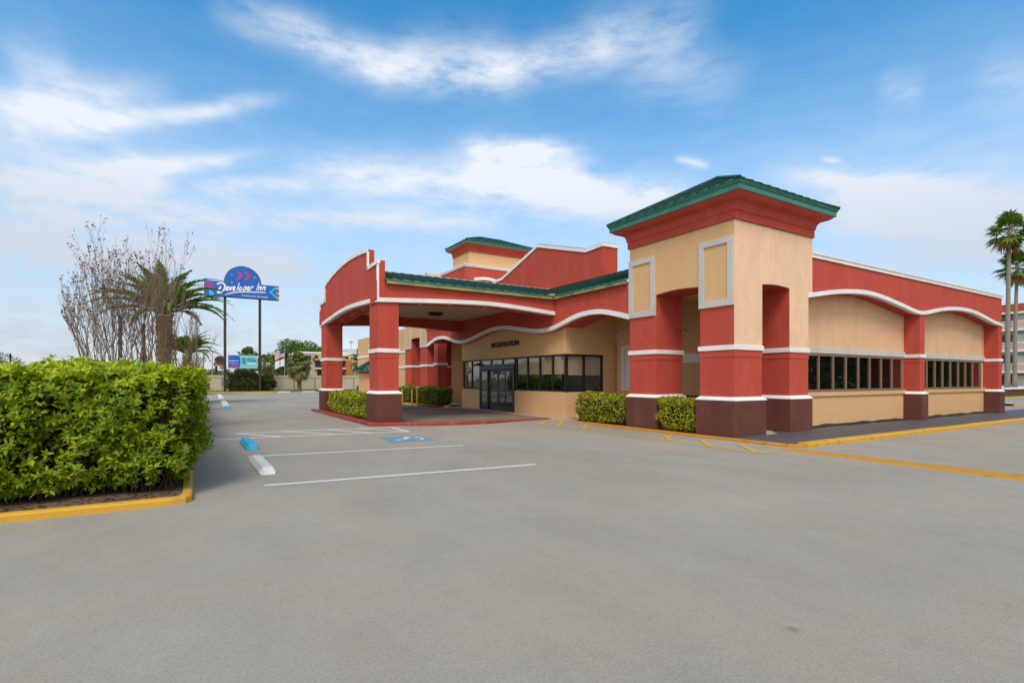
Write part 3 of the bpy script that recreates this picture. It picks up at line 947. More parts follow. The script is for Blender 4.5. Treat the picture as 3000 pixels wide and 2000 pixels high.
# arched moulding and blind shuttered window on the side wall
am = [(13.95, 3.55), (14.6, 3.85), (15.4, 4.07), (16.1, 4.14), (16.8, 4.07), (17.5, 3.87), (18.04, 3.68)]
am = crom(am)
MB().ribbon([(y, z - .13) for y, z in am], am, 'X', 16.53, 16.62).build('arched_moulding', M['greytrim'], HOTEL)
bw = [(14.55, 1.19), (17.66, 1.19), (17.66, 3.16), (17.1, 3.27), (16.1, 3.36), (15.1, 3.27), (14.55, 3.16)]
o = MB().prism(bw, 'X', 16.53, 16.62).build('blind_window', paint('cool_white_panel', (.62, .63, .66), .6, .04), HOTEL, bevel=.01)
ci = (16.1, 2.2)
inner = [(ci[0] + (y - ci[0]) * .86, ci[1] + (z - ci[1]) * .86) for y, z in bw]
inn2 = [(ci[0] + (y - ci[0]) * .84, ci[1] + (z - ci[1]) * .845) for y, z in bw]
MB().ribbon(inner + inner[:1], inn2 + inn2[:1], 'X', 16.522, 16.535).build('panel_edge', paint('grey_line', (.35, .35, .37), .6), o)
MB().tube([(16.5, 18.0, .1), (16.5, 18.0, 3.34), (16.45, 17.97, 3.36), (15.9, 17.97, 3.36)], .022, 6).build('conduit', M['cream'], HOTEL, smooth=True)

# registration bay: sill wall, header wall, corner post, return wall, each cut round its windows
XW, YW = 13.7, 18.03
reg = MB().box(XW, XW + .2, YW, 22.24, 0, 1.15).box(XW, XW + .2, 25.97, 28.2, 0, 1.15).box(XW, XW + .2, YW, 28.2, 2.80, 4.9)
reg.box(XW + .2, 16.62, YW, YW + .2, 0, 1.15).box(XW + .2, 16.62, YW, YW + .2, 2.80, 4.9).box(15.82, 16.62, YW, YW + .2, 1.15, 2.80)
reg.box(XW + .2, 16.62, 28.0, 28.2, 0, 4.9)
reg.build('registration_wall', M['cream'], HOTEL, bevel=.006)
MB().box(15.6, 15.7, YW + .3, 27.9, .05, 2.9).box(13.95, 16.5, YW + .25, 27.9, .03, .06).box(13.95, 16.5, YW + .25, 27.9, 2.84, 2.9).build('lobby_interior', M['inside'], HOTEL)


def glazed(name, parent, plane, c, spans, z0, z1, frame, fw=.045, depth=.09, pane_mat=None, blinds=None, boards=()):
    """one window: frame bars on the span edges, one pane per span; plane 'X' faces -X (spans along Y), 'Y' faces -Y"""
    bx = (lambda m, u0, u1, a, b, q0, q1: m.box(a, b, u0, u1, q0, q1)) if plane == 'X' else (lambda m, u0, u1, a, b, q0, q1: m.box(u0, u1, a, b, q0, q1))
    edges = sorted(set([s for sp in spans for s in sp]))
    m = MB()
    for e in edges: bx(m, e - fw / 2, e + fw / 2, c, c + depth, z0 + fw, z1 - fw)
    bx(m, edges[0] - fw / 2, edges[-1] + fw / 2, c - .002, c + depth, z0, z0 + fw); bx(m, edges[0] - fw / 2, edges[-1] + fw / 2, c - .002, c + depth, z1 - fw, z1)
    o = m.build(name, frame, parent, bevel=.004)
    for k, (s0, s1) in enumerate(spans):
        bx(g := MB(), s0 + fw / 2, s1 - fw / 2, c + .045, c + .051, z0 + fw, z1 - fw).build('pane', pane_mat or M['glass'], o)
        if blinds and k in blinds[0]:
            bx(g := MB(), s0 + .02, s1 - .02, c + .115, c + .123, blinds[1], z1 - .01).build('blind', M['blind'], o)
        if k in boards:
            bx(g := MB(), s0 + .01, s1 - .01, c + .10, c + .11, z0 + .02, z1 - .02).build('board', M['board'], o)
    return o


glazed('registration_window', HOTEL, 'X', XW + .03, [(18.06, 19.08), (19.08, 20.09), (20.09, 21.12), (21.12, 22.12)], 1.16, 2.79, M['darkframe'], .07, .09, None, ((0, 1, 2, 3), 1.93))
glazed('registration_window', HOTEL, 'X', XW + .03, [(26.02, 26.99), (26.99, 28.05)], 1.16, 2.79, M['darkframe'], .07, .09, None, ((0, 1), 1.93))
glazed('registration_window', HOTEL, 'Y', YW + .03, [(XW + .05, 14.74), (14.74, 15.78)], 1.16, 2.79, M['darkframe'], .09, .09, None, ((0, 1), 1.88))
MB().box(XW - .01, XW + .08, YW - .01, YW + .08, 1.15, 2.80).build('corner_post', M['darkframe'], HOTEL)
glazed('transom_window', HOTEL, 'X', XW + .03, [(22.28, 23.5), (23.5, 24.7), (24.7, 25.92)], 2.42, 2.79, M['darkframe'], .07, .09, None, ((0, 1, 2), 2.42))


def doors():
    d = empty('entrance_doors', (XW, 24.1, 0), parent=HOTEL)
    d.location = Vector((XW, 24.1, 0)) - HOTEL.location
    f = MB().box(XW - .02, XW + .12, 22.26, 25.95, 2.22, 2.42).box(XW - .02, XW + .12, 22.26, 22.36, .07, 2.22).box(XW - .02, XW + .12, 25.85, 25.95, .07, 2.22)
    f.build('door_frame', M['doorframe'], d, bevel=.006)
    lv = [(22.38, 23.20), (23.22, 23.98), (24.0, 24.84), (25.02, 25.83)]
    for k, (a, b) in enumerate(lv):
        x = XW + (.0 if k in (0, 3) else .05)
        o = MB().box(x, x + .045, a, a + .075, .07, 2.2).box(x, x + .045, b - .075, b, .07, 2.2).box(x, x + .045, a + .075, b - .075, .07, .32) \
            .box(x, x + .045, a + .075, b - .075, 1.06, 1.15).box(x, x + .045, a + .075, b - .075, 2.11, 2.2).build('door_leaf', M['doorframe'], d, bevel=.004)
        MB().box(x + .018, x + .026, a + .075, b - .075, .32, 1.06).box(x + .018, x + .026, a + .075, b - .075, 1.15, 2.11).build('door_pane', M['glass'], o)
    MB().box(XW + .09, XW + .11, 24.84, 25.02, .07, 2.2).build('door_post', M['black'], d)


doors()
MB().box(XW - .12, XW - .0, 25.98, 26.10, 2.46, 2.60).tube([(XW - .1, 26.04, 2.53), (XW - .3, 26.1, 2.48)], .05, 8).build('security_camera', M['black'], HOTEL)


def text_obj(s, size, mat, xdir, updir, origin, parent, name, extrude=.01, sx=1., bold=0., align='LEFT', spacing=1.0):
    cu = bpy.data.curves.new(name, 'FONT')
    cu.body = s; cu.size = size; cu.extrude = extrude; cu.offset = bold; cu.align_x = align; cu.space_character = spacing; cu.resolution_u = 4
    t = bpy.data.objects.new(name, cu)
    COL.objects.link(t)
    bpy.context.view_layer.update()
    me = bpy.data.meshes.new_from_object(t.evaluated_get(bpy.context.evaluated_depsgraph_get()))
    bpy.data.objects.remove(t)
    xd, ud = Vector(xdir), Vector(updir); nd = xd.cross(ud)
    mtx = Matrix(((xd.x * sx, ud.x, nd.x), (xd.y * sx, ud.y, nd.y), (xd.z * sx, ud.z, nd.z)))
    me.transform(mtx.to_4x4())
    me.transform(Matrix.Translation(Vector(origin)))
    me.materials.clear(); me.materials.append(mat)
    o = bpy.data.objects.new(name, me)
    COL.objects.link(o)
    wparent(o, parent)
    return o


t = text_obj('REGISTRATION', .37, paint('dark_letter', (.045, .022, .018), .5), (0, -1, 0), (0, 0, 1), (XW - .03, 24.55, 3.385), HOTEL, 'registration_lettering', .03, 1.0, .0)
ys_ = [v.co.y for v in t.data.vertices]; w_ = max(ys_) - min(ys_)
for v in t.data.vertices: v.co.y = max(ys_) + (v.co.y - max(ys_)) * 2.72 / w_

# ---- canopy over the drop-off
CAN = empty('entrance_canopy', (9.5, SYM, 0), parent=HOTEL)
CAN.location = Vector((9.5, SYM, 0)) - HOTEL.location
YN, YF, XA = 18.43, 28.35, 5.65
sb = crom([(5.60, 4.61), (6.8, 4.675), (8.2, 4.75), (9.6, 4.80), (10.6, 4.80), (11.8, 4.74), (13.40, 4.63)])
for y0, y1, yb0, yb1 in ((YN, YN + .84, YN - .045, YN + .2), (YF - .62, YF, YF - .2, YF + .045)):
    o = MB().ribbon([(x, z - .075) for x, z in sb if x >= 5.6], [(x, 5.22) for x, z in sb], 'Y', y0, y1).build('canopy_beam', M['red'], CAN)
    MB().ribbon([(x, z - .155) for x, z in sb], sb, 'Y', yb0, yb1).build('white_band', M['white'], o, bevel=.006)
    q0, q1 = (yb1, y1) if y0 == YN else (y0, yb0)
    MB().ribbon([(x, z - .150) for x, z in sb], [(x, z - .075) for x, z in sb], 'Y', q0, q1).build('soffit', M['red'], o)
    for x in (7.4, 8.6, 10.2, 11.8):
        z = np.interp(x, [p[0] for p in sb], [p[1] for p in sb]) - .151
        yy = y0 + .42 if y0 == YN else y0 + .2
        MB().add([(x + .075 * math.cos(t_), yy + .075 * math.sin(t_), z - .006) for t_ in [k * math.pi / 8 for k in range(16)]], [tuple(range(16))]).build('downlight', M['signwhite'], o)
# arched end parapet
top = [(18.40, 5.95), (19.70, 5.93), (19.70, 6.60), (20.5, 6.69), (21.5, 6.765), (22.5, 6.80), (23.4, 6.79), (24.6, 6.73), (25.6, 6.64), (26.5, 6.52), (27.12, 6.37), (27.12, 5.64), (28.34, 5.62)]
eb = crom([(18.40, 4.63), (19.6, 4.70), (20.9, 4.77), (22.2, 4.815), (23.4, 4.82), (24.6, 4.78), (25.6, 4.72), (26.8, 4.645), (28.34, 4.54)])
ez = lambda y: float(np.interp(y, [p[0] for p in eb], [p[1] for p in eb]))
tz = [(p[0] + (1e-4 if i in (2,) else 0) - (1e-4 if i == 10 else 0), p[1]) for i, p in enumerate(top)]
par = MB().ribbon([(y, ez(y) - .07) for y, z in tz], tz, 'X', XA, XA + .24).build('arched_parapet', M['red'], CAN)
# coping and raised edges follow the outline
cp = MB()
for (y0_, z0_), (y1_, z1_) in zip(tz[:-1], tz[1:]):
    if abs(y1_ - y0_) > .01:
        cp.prism([(y0_ - .012 * (y0_ < 18.5), z0_ - .12), (y1_ + .012 * (y1_ > 28), z1_ - .12), (y1_ + .012 * (y1_ > 28), z1_ + .012), (y0_ - .012 * (y0_ < 18.5), z0_ + .012)], 'X', XA - .045, XA + .06)
cp.box(XA - .045, XA + .02, 19.62, 19.735, 5.82, 6.5)
cp.box(XA - .045, XA + .02, 27.085, 27.2, 5.52, 6.27)
cp.box(XA - .046, XA + .02, 18.392, 18.50, 4.60, 5.80)
cp.box(XA - .046, XA + .02, 28.24, 28.333, 4.50, 5.49)
cp.build('coping', M['white'], par)
MB().ribbon([(y, z - .155) for y, z in eb], eb, 'X', XA - .047, XA + .15).build('white_band', M['white'], par, bevel=.006)
eb2 = [(y, z) for y, z in eb if YN + .84 < y < YF - .62]
MB().ribbon([(y, z - .150) for y, z in eb2], [(y, 5.2) for y, z in eb2], 'X', XA + .15, XA + 1.0).build('end_beam', M['red'], CAN)
for y in (21.0, 22.4, 24.2, 25.8):
    MB().add([(XA + .55 + .075 * math.cos(t_), y + .075 * math.sin(t_), ez(y) - .157) for t_ in [k * math.pi / 8 for k in range(16)]], [tuple(range(16))]).build('downlight', M['signwhite'], CAN)
MB().box(XA + .98, 13.41, YN + .83, YF - .61, 5.10, 5.16).build('canopy_ceiling', M['ceiling'], CAN)
lx = MB().box(10.2, 10.9, 24.6, 25.0, 5.0, 5.09).box(10.28, 10.82, 24.66, 24.94, 4.93, 5.0)
lx.build('ceiling_fixture', M['black'], CAN, bevel=.02)
# roof slopes
ze, zr = 5.285, 6.58


def slope(name, poly, parent, ribs):
    o = MB().add(poly + [(x, y, z - .05) for x, y, z in poly], [tuple(range(len(poly))), tuple(range(2 * len(poly) - 1, len(poly) - 1, -1))] +
                 [(i, (i + 1) % len(poly), len(poly) + (i + 1) % len(poly), len(poly) + i) for i in range(len(poly))]).build(name, M['roof'], parent)
    sm = MB()
    for s0, s1 in ribs:
        s0, s1 = Vector(s0), Vector(s1); d = (s1 - s0).normalized(); w = d.cross(Vector((0, 0, 1))).normalized() * .024; up = Vector((0, 0, .05))
        sm.add([tuple(s0 - w), tuple(s0 + w), tuple(s1 + w), tuple(s1 - w), tuple(s0 - w + up), tuple(s0 + w + up), tuple(s1 + w + up), tuple(s1 - w + up)],
               [(0, 3, 2, 1), (4, 5, 6, 7), (0, 1, 5, 4), (1, 2, 6, 5), (2, 3, 7, 6), (3, 0, 4, 7)])
    if ribs: sm.build('seam_pattern', M['seam'], o)
    return o


def zroof(y): return ze + (zr - ze) * (y - 18.25) / (SYM - 18.25)


for sgn in (1, -1):
    my = lambda y: y if sgn == 1 else 2 * SYM - y
    rb = []
    for i in range(27):
        x = 6.1 + i * .42
        yb = 18.25 if x <= 13.2 else 18.25 + (x - 13.2) / 3.4 * (SYM - 18.25)
        if x < 16.4: rb.append(((x, my(yb), zroof(yb)), (x, my(SYM - .02), zr)))
    slope('canopy_roof', [(5.86, my(18.25), ze), (13.2, my(18.25), ze), (16.6, my(SYM), zr), (5.86, my(SYM), zr)], CAN, rb)
    rb = []
    for i in range(24):
        y = 14.1 + i * .40
        x0 = 13.2 if y < 18.25 else 13.2 + (y - 18.25) / (SYM - 18.25) * 3.4
        zz = lambda x: ze + (zr - ze) * (x - 13.2) / 3.4
        if x0 < 16.4: rb.append(((x0, my(y), zz(x0)), (16.6, my(y), zz(16.6))))
    slope('link_roof', [(13.2, my(13.9), ze), (16.6, my(13.9), zr), (16.6, my(SYM), zr), (13.2, my(18.25), ze)], HOTEL, rb)
MB().box(5.86, 16.6, SYM - .12, SYM + .12, zr - .01, zr + .035).build('ridge_cap', M['greytrim'], CAN)
for sgn in (1, -1):
    my = lambda y: y if sgn == 1 else 2 * SYM - y
    g1 = MB()
    ya_, yb_ = sorted((my(18.27), my(18.40))); g1.box(5.92, 13.19, ya_, yb_, 5.13, 5.275)
    ya_, yb_ = sorted((my(18.255), my(18.30))); g1.box(5.92, 13.19, ya_, yb_, 5.245, 5.28)
    g1.build('gutter', M['gutter'], CAN, bevel=.015)
    g2 = MB()
    ya_, yb_ = sorted((my(13.95), my(18.38))); g2.box(13.22, 13.36, ya_, yb_, 5.135, 5.272)
    ya_, yb_ = sorted((my(18.20), my(18.52))); g2.box(13.06, 13.40, ya_, yb_, 5.24, 5.36)
    g2.build('gutter', M['gutter'], HOTEL, bevel=.015)
MB().tube([(9.9, 23.6, 6.4), (9.9, 23.6, 6.66)], .2, 12).tube([(9.55, 23.6, 6.68), (10.25, 23.6, 6.68)], .16, 12).build('roof_vent', M['greytrim'], CAN)
pier('canopy_pillar', 5.66, 6.42, 18.46, 19.56, .16, 4.62, .10, HOTEL)
pier('canopy_pillar', 5.66, 6.46, 27.02, 28.16, .16, 4.55, .06, HOTEL)
pier('canopy_pillar', 12.75, 13.35, 29.6, 30.2, .1, 3.9, 0, HOTEL).hide_render = False

# ---- gable parapet over the lobby and the back tower
gt = [(18.93, 8.17), (20.2, 8.13), (24.42, 9.29), (28.38, 8.08), (29.5, 8.05)]
gw = MB().ribbon([(y, 5.3) for y, z in gt], [(y, z - .17) for y, z in gt], 'X', 16.6, 17.5).build('gable_parapet', M['red'], HOTEL)
MB().ribbon([(y, z - .17) for y, z in gt], gt, 'X', 16.54, 17.56).box(16.6, 17.55, 18.87, 18.93, 8.0, 8.17).build('gable_coping', M['white'], gw)
MB().ribbon([(y, z) for y, z in gt], [(y, z + .035) for y, z in gt], 'X', 16.60, 17.58).build('metal_cap', M['teal'], gw)
bt = empty('rear_tower', (21.5, 39, 0), parent=HOTEL)
bt.location = Vector((21.5, 39, 0)) - HOTEL.location
MB().box(18.1, 27, 36.7, 50, 0, 10.5).build('rear_wall', M['red'], bt)
MB().box(18.04, 27.06, 36.64, 50.06, 10.5, 10.62).box(18.0, 27.1, 36.60, 50.1, 10.62, 10.70).build('rear_coping', M['white'], bt)
MB().box(18.85, 24.5, 37.5, 40.5, 10.7, 11.92).build('rear_tower_wall', M['cream'], bt)
cornice(18.85, 24.5, 37.5, 40.5, 11.9, bt, .92)
seam_roof('rear_tower_roof', (18.85 - .54, 24.5 + .54, 37.5 - .54, 40.5 + .54, 12.73), ((20.6, 39, 13.6), (22.8, 39, 13.6)), bt, spacing=.36)
ad = arc_pts(18.85, 21.0, 9.42, .14)
MB().ribbon([(x, z) for x, z in ad], [(x, z + .24) for x, z in ad], 'Y', 36.55, 36.72).build('dormer_arch', M['white'], bt)
MB().box(18.95, 20.9, 36.66, 36.72, 8.6, 9.4).build('dormer_window', M['darkwin'], bt)

# ---- side wing with windows
wz = crom([(17.20, 4.52), (18.2, 4.68), (19.2, 4.82), (20.3, 4.915), (21.2, 4.94), (22.1, 4.89), (23.0, 4.79), (24.0, 4.66), (24.8, 4.545), (25.4, 4.50), (25.9, 4.53), (26.6, 4.64), (27.5, 4.78), (28.7, 4.895), (30.0, 4.94), (31.2, 4.88), (32.3, 4.74), (33.4, 4.58), (34.55, 4.48)])
wing = empty('side_wing', (25.8, 10, 0), parent=HOTEL)
wing.location = Vector((25.8, 10, 0)) - HOTEL.location
wz2 = [(17.44, float(np.interp(17.44, [p[0] for p in wz], [p[1] for p in wz])))] + [p for p in wz if p[0] > 17.44]
MB().ribbon([(x, z - .07) for x, z in wz2], [(x, 5.72) for x, z in wz2], 'Y', 9.63, 10.24).build('wing_fascia', M['red'], wing)
MB().ribbon([(x, z - .15) for x, z in wz], wz, 'Y', 9.575, 9.76).build('wave_band', M['white'], wing, bevel=.006)
MB().ribbon([(x, z - .146) for x, z in wz if x > 17.24], [(x, z - .07) for x, z in wz if x > 17.24], 'Y', 9.76, 10.24).build('soffit', M['red'], wing)
MB().box(17.45, 34.60, 9.58, 10.3, 5.72, 5.84).box(17.45, 34.63, 9.55, 10.34, 5.84, 5.90).build('wing_coping', M['white'], wing)
MB().box(17.5, 34.5, 10.24, 36, 5.5, 5.6).build('flat_roof', M['ceiling'], wing)
for x in (20.9, 29.6):
    z = np.interp(x, [p[0] for p in wz], [p[1] for p in wz]) - .147
    MB().add([(x + .09 * math.cos(t_), 9.96 + .09 * math.sin(t_), z - .006) for t_ in [k * math.pi / 8 for k in range(16)]], [tuple(range(16))]).build('downlight', M['ceiling'], wing)
YB = 10.2
MB().box(17.2, 25.45, YB - .01, YB + .01, 2.84, 4.95).box(25.84, 34.2, YB - .01, YB + .01, 2.84, 4.95).build('wing_wall', stucco('tan_wing_stucco', (.70, .445, .262), .11, streak=.12, stain=((.60, .37, .21), .45)), wing)
MB().box(17.2, 25.44, YB - .06, YB + .012, 2.625, 2.845).box(25.84, 34.12, YB - .06, YB + .012, 2.625, 2.845).build('wall_band', M['greytrim'], wing, bevel=.006)
MB().box(17.2, 25.44, YB - .03, YB + .012, -.1, 1.10).box(25.84, 34.12, YB - .03, YB + .012, -.1, 1.10).build('sill_wall', M['cream'], wing)
MB().box(17.2, 25.40, YB - .09, YB + .012, 1.10, 1.265).box(25.88, 34.10, YB - .09, YB + .012, 1.10, 1.265).build('sill', M['cream'], wing, bevel=.012)
e1 = [17.35, 17.95, 18.80, 19.75, 20.63, 21.54, 22.40, 23.31, 24.20, 25.06]
e2 = [25.95, 26.6, 27.4, 28.22, 29.03, 29.88, 30.76, 31.6, 32.46, 33.36]
pmat = glass_mat('dark_window_glass', (.60, .60, .58))
glazed('wing_window', wing, 'Y', YB - .10, list(zip(e1[:-1], e1[1:])), 1.27, 2.60, M['bronze'], .072, .07, pmat, None, (6, 7, 8))
glazed('wing_window', wing, 'Y', YB - .10, list(zip(e2[:-1], e2[1:])), 1.27, 2.60, M['bronze'], .072, .07, pmat, None, (6, 7, 8))
MB().box(17.3, 25.2, YB + .004, YB + .016, 1.25, 2.64).box(25.9, 33.8, YB + .004, YB + .016, 1.25, 2.64).build('dark_backing', M['inside'], wing)  # dark backing panel in place of the unlit room behind the panes
pier('wing_pillar', 25.42, 25.86, 9.62, 10.25, 0, 4.41, .02, HOTEL)
pier('wing_pillar', 34.10, 34.545, 9.62, 10.25, 0, 4.41, .02, HOTEL)
# wall beyond the far tower
MB().box(13.9, 18, 37.3, 52, 0, 5.6).build('rear_side_wall', M['cream'], HOTEL)
MB().box(13.84, 13.92, 37.3, 52, 3.75, 3.9).box(13.84, 13.92, 37.3, 52, 2.56, 2.7).build('wall_band', M['white'], HOTEL)
MB().box(13.80, 13.92, 37.3, 52, -.1, 1.08).build('wall_plinth', M['brown'], HOTEL)
# ------------------------------------------------------------------ plants
UPV = np.array([0, 0, 1.])


def rs(seed): return np.random.RandomState(seed)


def big_hedge():
    r = rs(4)
    o = empty('clipped_hedge', (-3, 9.8, .12), 'tall clipped hedge of broad bright green leaves in the yellow-kerbed planter', 'hedge')
    # shell samples: front (y = yf), right end (x = xr), top
    yf, xr, zt, zb = 9.02, .03, 1.90, .21

    def shell(n, face):
        u, v = r.rand(n), r.rand(n)
        if face == 0: p = np.stack([-4.6 + (xr + 4.6) * u, np.full(n, yf), zb + (zt - zb) * v], 1); nn = np.tile([0, -1., 0], (n, 1))
        elif face == 1: p = np.stack([np.full(n, xr), yf + 8.5 * u ** 1.5, zb + (zt - zb) * v], 1); nn = np.tile([1., 0, 0], (n, 1))
        else: p = np.stack([-4.6 + (xr + 4.6) * u, yf + 3.2 * v ** 1.2, np.full(n, zt)], 1); nn = np.tile([0, 0, 1.], (n, 1))
        return p, nn

    def place(p, nn, depth):
        # bulge: belly at mid height, round the edges, break the faces up
        h = (p[:, 2] - zb) / (zt - zb)
        belly = np.where(nn[:, 0] > .5, np.interp(h, [0, .12, .25, .5, 1], [-.34, -.12, .04, .10, .11]), np.interp(h, [0, .15, .4, 1], [-.10, .04, .12, .10]))
        q = p.copy()
        nz = .06 * np.sin(p[:, 0] * 3.1 + p[:, 2] * 2.3 + 1) + .05 * np.sin(p[:, 0] * 6.7 - p[:, 2] * 5.1 + p[:, 1] * 4.3) + .04 * np.sin(p[:, 1] * 5.3 + p[:, 2] * 7.7)
        side = nn[:, 2] < .5
        q[side] += nn[side] * (belly + nz)[side, None]
        q[~side, 2] += (nz * .7)[~side] - .05
        # rounded corner and top edges
        dx = np.clip(q[:, 0] - (xr - .28), 0, None); dy = np.clip((yf + .28) - q[:, 1], 0, None); dz = np.clip(q[:, 2] - (zt - .22), 0, None)
        cut = .35 * np.minimum(dx, dy) + .25 * np.minimum(np.maximum(dx, dy), dz)
        q[:, 0] -= np.where(dx > 0, cut, 0); q[:, 1] += np.where(dy > 0, cut, 0); q[:, 2] -= np.where(dz > 0, cut * .7, 0)
        return q - nn * depth[:, None]
    parts = []
    for face, n in ((0, 3700), (1, 2800), (2, 2600)):
        p, nn = shell(n, face)
        dep = np.maximum(r.normal(.03, .07, n), -.07); dep[r.rand(n) < .30] += .09
        parts.append((place(p, nn, dep), nn))
    shoot = np.concatenate([a for a, _ in parts]); sn = np.concatenate([b for _, b in parts])
    # thin patches where stems show
    hole = np.sin(shoot[:, 0] * 4.1 + 2) + np.sin(shoot[:, 2] * 6.3 + shoot[:, 0] * 2.2 + .7) + np.sin(shoot[:, 1] * 3.7)
    hole += .9 * np.sin(shoot[:, 0] * 11 + shoot[:, 1] * 9 + 1.3 * np.sin(shoot[:, 2] * 9)) * np.sin(shoot[:, 2] * 13 + shoot[:, 0] * 3)
    keep = (hole < 1.0) | (r.rand(len(shoot)) < .22) | (sn[:, 2] > .5)
    shoot, sn = shoot[keep], sn[keep]

    def rosette(sh, n_, k, lmin, lmax, uplift, seed):
        q = rs(seed); m = len(sh)
        ax = nrm(n_ * .75 + UPV * uplift + q.normal(0, .33, (m, 3)))
        ref = nrm(np.cross(ax, q.normal(0, 1, (m, 3)))); ref2 = np.cross(ax, ref)
        P_, A_, N_, L_ = [], [], [], []
        for i in range(k):
            a = 2 * np.pi * (i / k) + q.rand(m) * .9
            rad = ref * np.cos(a)[:, None] + ref2 * np.sin(a)[:, None]
            e = q.uniform(.15, .95, m)[:, None]
            d = nrm(rad + ax * e)
            P_.append(sh + rad * .006 + ax * q.uniform(-.035, .015, m)[:, None]); A_.append(d); N_.append(nrm(ax - d * (d * ax).sum(1, keepdims=True) + q.normal(0, .12, (m, 3)))); L_.append(q.uniform(lmin, lmax, m))
        return np.concatenate(P_), np.concatenate(A_), np.concatenate(N_), np.concatenate(L_)
    sel = np.arange(len(shoot))
    hi = (shoot[:, 2] > 1.62) & (rs(9).rand(len(shoot)) < .75)
    for nm, mask, mat, sd in (('foliage', ~hi, M['hedgeleaf'], 1), ('sunlit_new_growth', hi, M['sunlit_newleaf'], 2)):
        p, a, n_, l = rosette(shoot[mask], sn[mask], 6, .058, .108, .62, sd)
        V, Fs = leaves(p, a, n_, l, l * .43, LEAF_BIG)
        np_obj(nm, V, Fs, mat, o, smooth=True)
    q = rs(15); n = 5200
    p = np.stack([q.uniform(-4.4, -.12, n), q.uniform(9.22, 9.6, n), q.uniform(.35, 1.75, n)], 1)
    k_ = q.rand(n) < .45
    p[k_, 0] = q.uniform(-.5, -.10, k_.sum()); p[k_, 1] = 9.2 + 7.5 * q.rand(k_.sum()) ** 1.6
    t_ = np.stack([q.uniform(-4.4, -.1, 2600), 9.15 + 1.6 * q.rand(2600) ** 1.5, q.uniform(1.50, 1.80, 2600)], 1); p = np.concatenate([p, t_]); n = len(p)
    l = q.uniform(.09, .14, n)
    V, Fs = leaves(p, q.normal(0, 1, (n, 3)) + np.array([.2, -.5, .3]), q.normal(0, 1, (n, 3)) + UPV * .6, l, l * .45, LEAF_SMALL)
    np_obj('foliage', V, Fs, M['hedgeleaf'], o)
    # stems, plus dark core boxes that stand in for shade inside the hedge
    mb = MB(); rr = random.Random(3)
    for i in range(420):
        x = rr.uniform(-4.5, -.15) if i < 260 else rr.uniform(-.5, -.1)
        y = rr.uniform(9.15, 9.6) if i < 260 else rr.uniform(9.2, 17)
        p0 = Vector((x, y, .1)); pts = [p0]
        for k in range(5): pts.append(pts[-1] + Vector((rr.uniform(-.12, .12), rr.uniform(-.12, .08), rr.uniform(.2, .38))))
        mb.tube(pts, [.014, .012, .010, .008, .006, .004], 4, False)
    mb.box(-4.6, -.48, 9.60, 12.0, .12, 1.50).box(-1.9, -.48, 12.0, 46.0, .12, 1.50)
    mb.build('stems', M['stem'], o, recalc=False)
    q = rs(77); n = 4200
    p = np.stack([np.full(n, .02) - np.abs(q.normal(0, .12, n)), q.uniform(16.5, 46, n), q.uniform(.25, 1.8, n)], 1)
    up = q.rand(n) < .25; p[up, 0] = q.uniform(-1.9, .05, up.sum()); p[up, 2] = 1.74 + q.normal(0, .06, up.sum())
    l = q.uniform(.16, .30, n)
    V, Fs = leaves(p, np.array([.8, 0, .5]) + q.normal(0, .6, (n, 3)), np.array([.5, 0, .8]) + q.normal(0, .5, (n, 3)), l, l * .55, LEAF_SMALL)
    np_obj('foliage', V, Fs, M['hedgeleaf'], o)
    # fallen leaves on the soil belong to no plant: litter
    q = rs(31); n = 260
    p = np.stack([q.uniform(-3.5, -.2, n), 8.62 + np.abs(q.normal(0, .22, n)), np.full(n, .092)], 1)
    a = np.stack([q.normal(0, 1, n), q.normal(0, 1, n), q.normal(0, .12, n)], 1)
    V, Fs = leaves(p, a, np.tile(UPV, (n, 1)) + q.normal(0, .2, (n, 3)), q.uniform(.04, .09, n), q.uniform(.02, .035, n), LEAF_SMALL)
    lit = np_obj('leaf_litter', V, Fs, M['rustleaf']); tag(lit, kind='stuff')


big_hedge()


